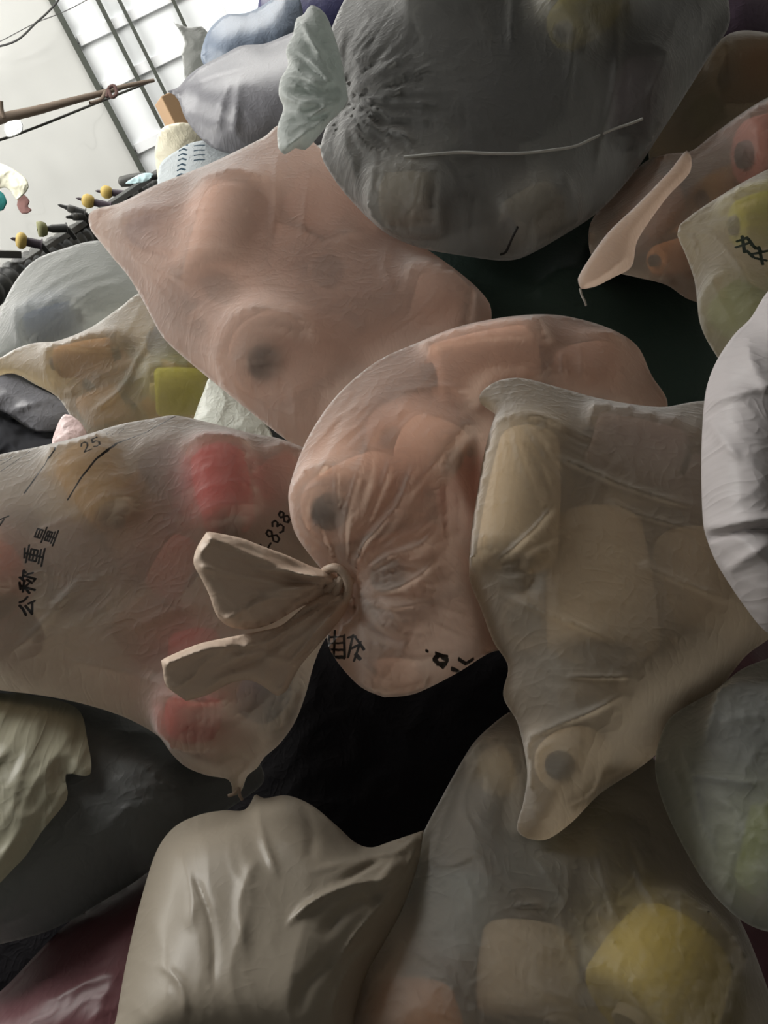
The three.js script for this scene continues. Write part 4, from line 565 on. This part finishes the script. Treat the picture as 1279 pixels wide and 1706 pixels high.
const seamRoot = at(1050, 470, 1.8);
const peach = thing('plastic_bag', 'peach clear bag with a pale seam and a pointed tip, beside the huge smoky bag', 'bag', seamRoot);
bag({ parent: peach, root: seamRoot, partName: 'pointed_corner', out: [[1145, 250], [1115, 285], [1060, 342], [1015, 385], [985, 425], [962, 465], [968, 482, 1], [990, 478], [1022, 462], [1052, 444], [1062, 400], [1110, 330], [1150, 285]], d: 1.72, gx: 0.02, gy: -0.06, h: 0.03, hb: 0.012, R: 30, cell: 4, mat: F_.warm, stiff: 0.1, times: 20, rough: [0.004, 34, -0.8, 2], folds: [{ p: [[1140, 258], [1085, 318], [1030, 372], [995, 420], [966, 470]], w: 6, h: 0.012, open: 1 }, { p: [[1050, 420], [1010, 455], [975, 475]], w: 6, h: 0.01 }] });
bag({ parent: peach, root: seamRoot, out: [[980, 405], [984, 370], [1010, 335], [1050, 292], [1080, 266], [1115, 256], [1150, 252], [1185, 226], [1230, 192], [1279, 162], [1380, 120], [1420, 380], [1260, 520], [1150, 500], [1110, 475], [1060, 462], [1010, 450], [988, 432]], fill: [6, ['orange', 'tan'], 0.06, 'orange cone packed deep inside the peach bag'], d: 1.9, gx: 0.0, gy: -0.07, h: 0.16, R: 110, cell: 5, mat: F_.bottom, rough: [0.004, 50, -0.6, 2], folds: [{ p: [[1140, 275], [1165, 258], [1190, 238]], w: 5, h: -0.016 }, { p: [[1150, 270], [1200, 240], [1260, 215]], w: 7, h: 0.01 }],
  holds: [{ label: 'orange cone along the lower side of the peach bag with a seam', c: 'orange', a: [1040, 400, 0.02], b: [1105, 325, 0.02], r: [0.065, 0.07] }, { label: 'coral cone at the upper edge of the peach bag with a seam', c: 'rose', a: [1235, 245, 0.015], b: [1320, 230, 0.03], r: [0.08, 0.08] }, { label: 'tan cone in the middle of the peach bag with a seam', c: 'tan', a: [1170, 330, 0.03], b: [1230, 310, 0.03], r: [0.05, 0.06] }, { label: 'deep orange cone below the pale seam of the peach bag', c: 'orange', a: [1090, 440, 0.05], b: [1150, 430, 0.06], r: [0.035, 0.04] }] });
part('string', moved(rope([at(966, 480, 1.655), at(969, 492, 1.66), at(974, 502, 1.662), at(976, 509, 1.668)], 0.0025, 6, 14), seamRoot), plain([0.5, 0.48, 0.44], 0.8), peach);

bag({ label: 'brownish clear bag wedged behind the huge smoky bag and above the peach bag', out: [[1080, 262], [1095, 222], [1130, 162], [1172, 96], [1215, 56], [1262, 52], [1350, 76], [1440, 160], [1400, 240], [1279, 250], [1180, 290], [1110, 300]], d: 2.35, gx: 0, gy: -0.05, h: 0.14, R: 100, cell: 6, mat: F_.olive, rough: [0.004, 50],
  holds: [{ label: 'brown cone inside the brownish bag behind the huge smoky bag', c: 'brown', a: [1210, 130, 0.05], b: [1300, 120, 0.05], r: [0.07, 0.075] }, { label: 'green cone low inside the brownish bag behind the huge smoky bag', c: 'green', a: [1130, 200, 0.05], b: [1180, 170, 0.06], r: [0.05, 0.05] }] });

// left-hand bags
bag({ label: 'small pale pink plastic lump above the printed bag edge', out: [[90, 745], [94, 712], [108, 690], [128, 698], [142, 716], [146, 745]], d: 2.08, gy: -0.05, h: 0.04, R: 25, cell: 3, mat: film([0.85, 0.65, 0.64], { through: 0.2 }), rough: [0.006, 14, -0.6, 2] });
bag({ label: 'white plastic sheet scrap peeping out beneath the tapering pink bag', out: [[322, 712], [325, 690], [340, 650], [352, 628], [385, 652], [430, 690], [455, 730], [430, 745], [360, 730]], d: 2.12, gy: -0.06, h: 0.04, R: 30, cell: 4, mat: film([0.78, 0.82, 0.76], { through: 0.2 }), rough: [0.006, 30] });
bag({ label: 'beige clear bag with brown cones and a bright lime cone, beside the tapering pink bag', out: [[-90, 612], [-30, 602], [0, 596], [24, 582], [58, 571], [95, 568], [150, 546], [200, 512], [240, 488], [300, 530], [360, 590], [390, 640], [375, 720], [300, 745], [200, 755], [145, 745], [118, 695], [96, 662], [58, 640], [20, 622], [-30, 632]], fill: [6, 'brown', 0.05, 'brown cone packed deep inside the beige bag with the lime cone'], d: 2.3, gx: 0.02, gy: -0.1, h: 0.15, R: 90, cell: 4.5, mat: F_.thin, rough: [0.006, 40, -0.6, 2],
  folds: [{ p: [[95, 572], [160, 580], [200, 570]], w: 6, h: 0.012 }, { p: [[110, 568], [180, 530], [235, 495]], w: 6, h: 0.012 }, { p: [[200, 570], [225, 530], [240, 500]], w: 5, h: 0.012 }, { p: [[215, 620], [245, 570], [255, 530]], w: 5, h: 0.012 }, { p: [[60, 645], [110, 655], [128, 645]], w: 5, h: 0.01 }, { p: [[20, 612], [50, 630], [75, 650]], w: 6, h: 0.012 }, { p: [[150, 690], [200, 650], [230, 600]], w: 6, h: 0.01 }],
  holds: [{ label: 'bright lime cone lying in the beige bag beside the tapering pink bag', c: 'lime', a: [258, 653, 0.03], b: [345, 652, 0.035], r: [0.068, 0.064], tube: 'pale' }, { label: 'brown cone in the upper part of the beige bag with the lime cone', c: 'brown', a: [95, 605, 0.04], b: [190, 590, 0.04], r: [0.045, 0.05] }, { label: 'dull brown cone low in the beige bag with the lime cone', c: 'brown', a: [140, 690, 0.05], b: [205, 660, 0.06], r: [0.05, 0.05] }, { label: 'blue cone above the lime one in the beige bag', c: 'blue', a: [255, 560, 0.05], b: [320, 585, 0.06], r: [0.045, 0.045] }] });
bag({ label: 'greyish white clear bag lying against the spinning machine', out: [[-60, 600], [-10, 560], [4, 510], [30, 462], [60, 432], [100, 416], [150, 402], [182, 404], [220, 440], [300, 520], [240, 570], [150, 580], [80, 590], [10, 610]], d: 2.62, gx: 0, gy: -0.12, h: 0.16, R: 80, cell: 4.5, mat: F_.grey, rough: [0.008, 36, -0.5, 3],
  folds: [{ p: [[20, 520], [90, 470], [170, 430]], w: 7, h: 0.014 }, { p: [[60, 520], [130, 470], [200, 450]], w: 7, h: 0.014 }, { p: [[110, 520], [160, 480], [215, 470]], w: 6, h: 0.014 }, { p: [[40, 490], [90, 440], [150, 412]], w: 7, h: 0.012 }], holds: [{ label: 'dark cone inside the greyish white bag by the machine', c: 'blue', a: [50, 555, 0.05], b: [130, 530, 0.05], r: [0.06, 0.06] }] });
bag({ label: 'lavender grey bag in shade under the beige bag with the lime cone', out: [[-90, 600], [0, 612], [50, 640], [105, 668], [124, 700], [100, 716], [62, 720], [30, 700], [0, 684], [-90, 660]], d: 2.5, gy: -0.08, h: 0.1, R: 50, cell: 5, mat: F_.lilac, rough: [0.006, 36, -0.4, 3], folds: [{ p: [[10, 690], [60, 670], [110, 660]], w: 5, h: 0.01 }] });
bag({ name: 'cloth_bundle', category: 'cloth', label: 'black crumpled cloth bundle between the lavender bag and the printed bag', out: [[-60, 690], [0, 684], [30, 702], [60, 718], [105, 712], [130, 740], [60, 775], [-60, 790]], d: 2.35, gy: -0.08, h: 0.06, R: 30, cell: 4, mat: plain([0.012, 0.013, 0.02], 0.9), rough: [0.012, 22] });
bag({ name: 'paper_scrap', category: 'paper', label: 'cream paper scrap among the black cloth at the edge', out: [[-30, 708], [0, 706], [14, 716], [22, 734], [8, 740], [-30, 742]], d: 2.2, h: 0.008, R: 8, cell: 3, mat: plain([0.75, 0.62, 0.36], 0.9), rough: [0.002, 14], bend: [] });

// bags farther up and back
bag({ label: 'grey lilac bag with a pinched corner, beside the ruffled neck of the huge smoky bag', out: [[276, 152, 1], [296, 146], [312, 128], [332, 112], [372, 91], [402, 76], [440, 73], [478, 58], [540, 40], [600, 150], [560, 230], [470, 250], [420, 262], [362, 250], [332, 228], [308, 196], [298, 168], [290, 158]], d: 2.9, gx: 0.01, gy: -0.08, h: 0.2, R: 90, cell: 5, mat: F_.lilac, rough: [0.006, 50, 1.2, 2], folds: [{ p: [[300, 150], [360, 125], [420, 110]], w: 8, h: 0.012 }, { p: [[390, 230], [395, 170], [400, 120]], w: 8, h: 0.014 }, { p: [[360, 225], [370, 170], [385, 130]], w: 7, h: 0.012 }] });
bag({ name: 'woven_sack', category: 'sack', label: 'grey blue woven sack with rows of blue lettering below the grey lilac bag', out: [[264, 330], [266, 275], [296, 250], [318, 238], [345, 234], [385, 240], [470, 250], [470, 640], [300, 640]], d: 2.9, cx: 350, cy: 290, gx: 0, gy: -0.05, h: 0.12, R: 50, cell: 4.5, mat: F_.sack, rough: [0.004, 40],
  print: { size: 512, strokes: [...[240, 248, 256, 264, 273, 281, 290, 298].map((y, i) => ({ w: 3.4, color: '#2f4f63', p: dense([[300 - i * 0.8, y + 3], [306 - i * 0.8, y], [312 - i * 0.8, y + 2]]) })), ...[242, 250, 258, 266].map((y) => ({ w: 3, color: '#2f4f63', p: dense([[324, y + 1], [331, y], [340, y]]) }))] } });
bag({ label: 'cream bag between the woven sack and the tan carton', out: [[258, 262], [264, 222], [275, 210], [305, 204], [335, 214], [360, 240], [380, 480], [300, 480]], cx: 310, cy: 240, d: 3.45, gy: 0.2, h: 0.1, hb: 0.05, R: 40, cell: 4.5, mat: F_.cream, rough: [0.006, 30] });
bag({ label: 'blue grey crinkled bag under the bright window, behind the grey lilac bag', out: [[335, 100], [342, 62], [356, 40], [378, 24], [408, 22], [432, 12], [470, -10], [500, 0], [500, 80], [420, 110], [360, 120]], d: 3.3, gy: -0.06, h: 0.15, R: 60, cell: 5, mat: F_.bluegrey, rough: [0.008, 30, 1.3, 2] });
bag({ label: 'navy blue bag at the top edge between the window and the huge smoky bag', out: [[432, 85], [428, 30], [440, -20], [500, -60], [600, -60], [620, 40], [540, 90], [480, 100]], d: 3.6, gy: -0.05, h: 0.15, R: 60, cell: 6, mat: F_.navy, rough: [0.006, 40] });
bag({ label: 'tied off grey bag end with a twisted tip sticking up before the panels', out: [[312, 140], [306, 112], [303, 90], [308, 72], [300, 52], [289, 37, 1], [302, 42], [318, 46], [336, 44], [350, 62], [356, 100], [350, 140]], d: 3.5, gy: -0.04, h: 0.1, R: 30, cell: 3.5, mat: F_.grey, rough: [0.012, 18] });
{ const g = new RoundedBoxGeometry(0.15, 0.42, 0.2, 3, 0.006), p = at(302, 190, 3.7); p.y -= 0.12; const b = tag(part('carton', g, plain([0.5, 0.33, 0.2], 0.9), scene), 'tan carton standing behind the cream bag', 'carton'); b.position.copy(p); b.rotation.set(0, 0.25, 0); }

// dark bags in the gaps; the black ones are filler coloured like deep shade
bag({ label: 'black filler bag as shade in the gap below the tied pink bag', out: [[400, 1100], [520, 1020], [720, 1000], [920, 1020], [980, 1250], [900, 1500], [640, 1560], [440, 1500], [370, 1320]], d: 1.95, gy: -0.06, h: 0.15, R: 150, cell: 9, mat: F_.black, rough: [0.012, 110] });
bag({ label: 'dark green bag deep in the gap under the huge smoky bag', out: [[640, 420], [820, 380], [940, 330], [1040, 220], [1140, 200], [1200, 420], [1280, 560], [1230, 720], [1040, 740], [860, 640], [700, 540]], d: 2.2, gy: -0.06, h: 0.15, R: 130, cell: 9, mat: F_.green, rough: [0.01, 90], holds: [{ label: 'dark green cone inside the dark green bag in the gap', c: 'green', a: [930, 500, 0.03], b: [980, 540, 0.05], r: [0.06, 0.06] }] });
bag({ label: 'black filler bag as shade under the smoky bag and the maroon pink bag', out: [[-120, 1420], [100, 1380], [330, 1300], [480, 1320], [560, 1480], [480, 1660], [200, 1760], [-120, 1760]], d: 1.85, gy: -0.06, h: 0.12, R: 130, cell: 10, mat: F_.black, rough: [0.012, 110] });
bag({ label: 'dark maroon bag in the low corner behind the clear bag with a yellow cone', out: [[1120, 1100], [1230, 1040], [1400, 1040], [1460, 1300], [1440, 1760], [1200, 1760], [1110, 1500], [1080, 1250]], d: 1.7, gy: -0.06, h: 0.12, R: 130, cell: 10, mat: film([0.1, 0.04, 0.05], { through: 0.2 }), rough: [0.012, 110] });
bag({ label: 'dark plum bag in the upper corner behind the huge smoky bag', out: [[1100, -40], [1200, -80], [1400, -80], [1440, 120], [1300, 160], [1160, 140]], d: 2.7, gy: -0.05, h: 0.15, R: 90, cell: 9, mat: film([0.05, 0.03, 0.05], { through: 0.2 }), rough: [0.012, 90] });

// ------------------------------------------------------------------ the spinning machine along the wall
{
  const iron = plain([0.035, 0.037, 0.036], 0.5), iron2 = plain([0.075, 0.075, 0.07], 0.5), bobbinMat = plain([0.5, 0.36, 0.1], 0.7), bobbin2 = plain([0.2, 0.2, 0.09], 0.7), spool = plain([0.05, 0.035, 0.05], 0.6);
  const P = (x, y, d) => at(x, y, d), line = (a, b, t) => P(a[0] + (b[0] - a[0]) * t, a[1] + (b[1] - a[1]) * t, 1 / (1 / a[2] + (1 / b[2] - 1 / a[2]) * t));
  const A = [-60, 512, 3.0], B = [275, 296, 5.0], root = P(-60, 560, 3.1); root.y = 0;
  const mc = thing('spinning_machine', 'dark iron spinning machine with a fluted roller and spindles, along the plaster wall', 'machine', root), add = (n, g, m) => part(n, moved(g, root), m, mc);
  add('rail', bar(P(30, 444, 3.35), P(265, 286, 4.9), 0.035, 0.03), iron2);
  add('rail', bar(P(-60, 422, 3.1), P(32, 424, 3.36), 0.03, 0.03), iron2);
  // fluted roller with raised collars
  const pr = [], n = 30; for (let i = 0; i <= n; i++) { const y = i / n; pr.push(new THREE.Vector2(0.052, y), new THREE.Vector2(0.062, y + 0.3 / n), new THREE.Vector2(0.062, y + 0.65 / n), new THREE.Vector2(0.046, y + 0.75 / n)); }
  const a = P(A[0], A[1], A[2]), b = P(B[0] - 8, B[1] + 26, B[2]), L = a.distanceTo(b), ro = new THREE.LatheGeometry(pr, 18); ro.scale(1, L / (1 + 0.75 / n), 1); ro.applyQuaternion(new THREE.Quaternion().setFromUnitVectors(UP, b.clone().sub(a).normalize())); ro.translate(a.x, a.y, a.z);
  add('roller', ro, iron);
  const r2 = []; for (let i = 0; i <= 26; i++) { const y = i / 26; r2.push(new THREE.Vector2(0.018, y), new THREE.Vector2(0.03, y + 0.01), new THREE.Vector2(0.03, y + 0.02), new THREE.Vector2(0.018, y + 0.028)); }
  const a2 = P(-60, 492, 3.15), b2 = P(258, 304, 5.0), g2 = new THREE.LatheGeometry(r2, 12); g2.scale(1, a2.distanceTo(b2) / 1.028, 1); g2.applyQuaternion(new THREE.Quaternion().setFromUnitVectors(UP, b2.clone().sub(a2).normalize())); g2.translate(a2.x, a2.y, a2.z);
  add('drafting_roller', g2, iron2);
  const bodyA = P(-60, 560, 3.1), bodyB = P(255, 345, 5.1); bodyA.y -= 0.5; bodyB.y = bodyA.y; const bq = bar(bodyA, bodyB, 0.2, 0.9, 0.02); add('frame', bq, iron);
  const legA = bodyA.clone(), legB = bodyB.clone(); for (const q of [legA, legB]) { const f = q.clone(); f.y = 0; add('leg', bar(q, f, 0.12, 0.12), iron); }
  // [tip, foot, distance, head kind]
  for (const [x0, y0, x1, y1, d, kind] of [[17, 397, 70, 408, 3.3, 'cap'], [62, 382, 112, 380, 3.6, 'flat'], [96, 341, 142, 356, 3.8, 'point'], [109, 362, 140, 360, 3.8, 'stub'], [126, 330, 186, 344, 4.1, 'cap'], [158, 318, 214, 324, 4.4, 'cap'], [197, 304, 268, 292, 4.7, 'wide']]) {
    const t = P(x0, y0, d), f = P(x1, y1, d + 0.06), ax = f.clone().sub(t).normalize(), len = t.distanceTo(f), q = new THREE.Quaternion().setFromUnitVectors(UP, ax), v = (r, y) => new THREE.Vector2(r, y);
    const turn = (p) => new THREE.LatheGeometry(p.map(([r, y]) => v(r, y * len)), 14).applyQuaternion(q).translate(t.x, t.y, t.z);
    const s = add('spindle', turn([[0.001, 0], [0.007, 0.08], [0.009, 0.25], [0.014, 0.4], [0.019, 0.5], [0.02, 0.95], [0.026, 0.97], [0.026, 1.0], [0.001, 1.0]]), kind === 'cap' ? spool : iron);
    const head = kind === 'cap' ? [[0.009, 0.16], [0.026, 0.2], [0.036, 0.3], [0.034, 0.42], [0.024, 0.5], [0.012, 0.52]] : kind === 'flat' ? [[0.01, 0.0], [0.034, 0.02], [0.036, 0.16], [0.028, 0.3], [0.014, 0.34]] : kind === 'wide' ? [[0.01, 0], [0.03, 0.05], [0.036, 0.3], [0.034, 0.6], [0.02, 0.64]] : [[0.008, 0.3], [0.018, 0.4], [0.02, 0.6], [0.012, 0.64]];
    part('bobbin', moved(turn(head), root), kind === 'cap' ? bobbinMat : kind === 'flat' ? bobbin2 : iron2, s);
    // a stand down to the rail
    part('arm', moved(bar(f, P(x1 + 14, y1 + 18, d + 0.12), 0.02, 0.02), root), iron, s);
  }
}
{ const t = bag({ name: 'rag', category: 'rag', label: 'pale blue white rag lying on the far end of the machine', out: [[208, 306], [222, 296], [240, 288], [256, 290], [250, 300], [230, 306]], d: 4.5, h: 0.04, R: 10, cell: 2, mat: plain([0.5, 0.68, 0.72], 0.9), rough: [0.01, 10] }); }

// ------------------------------------------------------------------ hung before the wall
{
  const bark = plain([0.17, 0.13, 0.1], 0.9), pts = [[-70, 220, 4.6], [0, 198, 4.75], [60, 184, 4.9], [120, 168, 5.05], [170, 155, 5.2], [200, 146, 5.25], [240, 137, 5.35], [256, 134, 5.4]].map((p) => at(...p));
  const c = new THREE.CatmullRomCurve3(pts), fr = c.computeFrenetFrames(60), g = new THREE.TubeGeometry(c, 60, 1, 10, false), pos = g.attributes.position;
  for (let i = 0; i <= 60; i++) { const ctr = c.getPointAt(i / 60), r = (0.036 - 0.024 * i / 60) * (1 + 0.12 * noise.noise(i * 0.7, 1, 2)); for (let j = 0; j <= 10; j++) { const k = i * 11 + j, v = V(pos.getX(k), pos.getY(k), pos.getZ(k)).sub(ctr).multiplyScalar(r).add(ctr); pos.setXYZ(k, v.x, v.y, v.z); } }
  g.computeVertexNormals();
  const root = pts[0].clone(), pole = thing('wooden_pole', 'rough tree branch pole slung level before the plaster wall', 'pole', root);
  part('branch', moved(g, root), bark, pole);
  part('twig', moved(rope([at(176, 153, 5.18), at(168, 166, 5.15), at(150, 172, 5.1)], 0.012, 7, 12), root), bark, pole);
  part('twig', moved(rope([at(6, 196, 4.74), at(2, 182, 4.72), at(1, 168, 4.7)], 0.014, 7, 12), root), bark, pole);
  part('binding', moved(rope([at(178, 162, 5.14), at(182, 146, 5.14), at(190, 143, 5.14), at(194, 156, 5.14), at(186, 162, 5.12), at(181, 150, 5.12)], 0.012, 7, 30), root), plain([0.1, 0.055, 0.05], 0.9), pole);
  tag(part('cable', rope([[-60, 246, 4.7], [0, 233, 4.8], [60, 212, 4.95], [130, 184, 5.15], [200, 156, 5.35], [245, 138, 5.5]].map((p) => at(...p)), 0.008, 6, 50), plain([0.04, 0.04, 0.035], 0.7), scene), 'thin dark cable running just below the branch pole', 'cable');
  tag(part('wire', rope([[-60, 84], [0, 77], [30, 66], [60, 38], [78, 22], [95, 3], [120, -40]].map((p) => onWall(...p, -6.8)), 0.007, 6, 50), plain([0.05, 0.05, 0.05], 0.7), scene), 'sagging dark wire near the top of the plaster wall', 'wire');
  tag(part('wire', rope([[-60, 95], [0, 69], [60, 38], [110, 18], [180, -20]].map((p) => onWall(...p, -6.84)), 0.003, 6, 30), plain([0.1, 0.1, 0.1], 0.7), scene), 'taut thin wire crossing the sagging dark wire on the wall', 'wire');
  bag({ name: 'cloth', category: 'cloth', label: 'cream white cloth hanging at the edge before the plaster wall', out: [[-60, 262], [0, 272], [16, 278], [42, 296], [48, 312], [38, 326], [28, 334], [18, 318], [8, 312], [-60, 330]], d: 4.6, h: 0.06, R: 16, cell: 2.5, mat: plain([0.85, 0.84, 0.68], 0.9), rough: [0.012, 12] });
  bag({ name: 'cloth', category: 'cloth', label: 'teal cloth end hanging under the cream white cloth', out: [[-60, 320], [0, 318], [12, 338], [6, 350], [-10, 352], [-60, 350]], d: 4.75, h: 0.03, R: 10, cell: 2.5, mat: plain([0.03, 0.25, 0.25], 0.9), rough: [0.006, 10] });
  bag({ name: 'cloth', category: 'cloth', label: 'small dark red cloth tip dangling below the cream white cloth', out: [[30, 330], [40, 324], [50, 336], [46, 344], [54, 350], [46, 356], [36, 356], [28, 342]], d: 4.7, h: 0.03, R: 8, cell: 2, mat: plain([0.28, 0.15, 0.14], 0.9), rough: [0.006, 8] });
  bag({ name: 'plastic_cup', category: 'cup', label: 'clear white plastic cup hooked under the branch pole', out: [[8, 206], [34, 200], [38, 218], [26, 226], [12, 228]], d: 4.7, h: 0.03, R: 8, cell: 2, mat: film([0.85, 0.88, 0.88], { through: 0.3 }), rough: [0.004, 10] });
}
scene.traverse((o) => { if (o.isLight) o.castShadow = true; });
renderer.render(scene, camera);
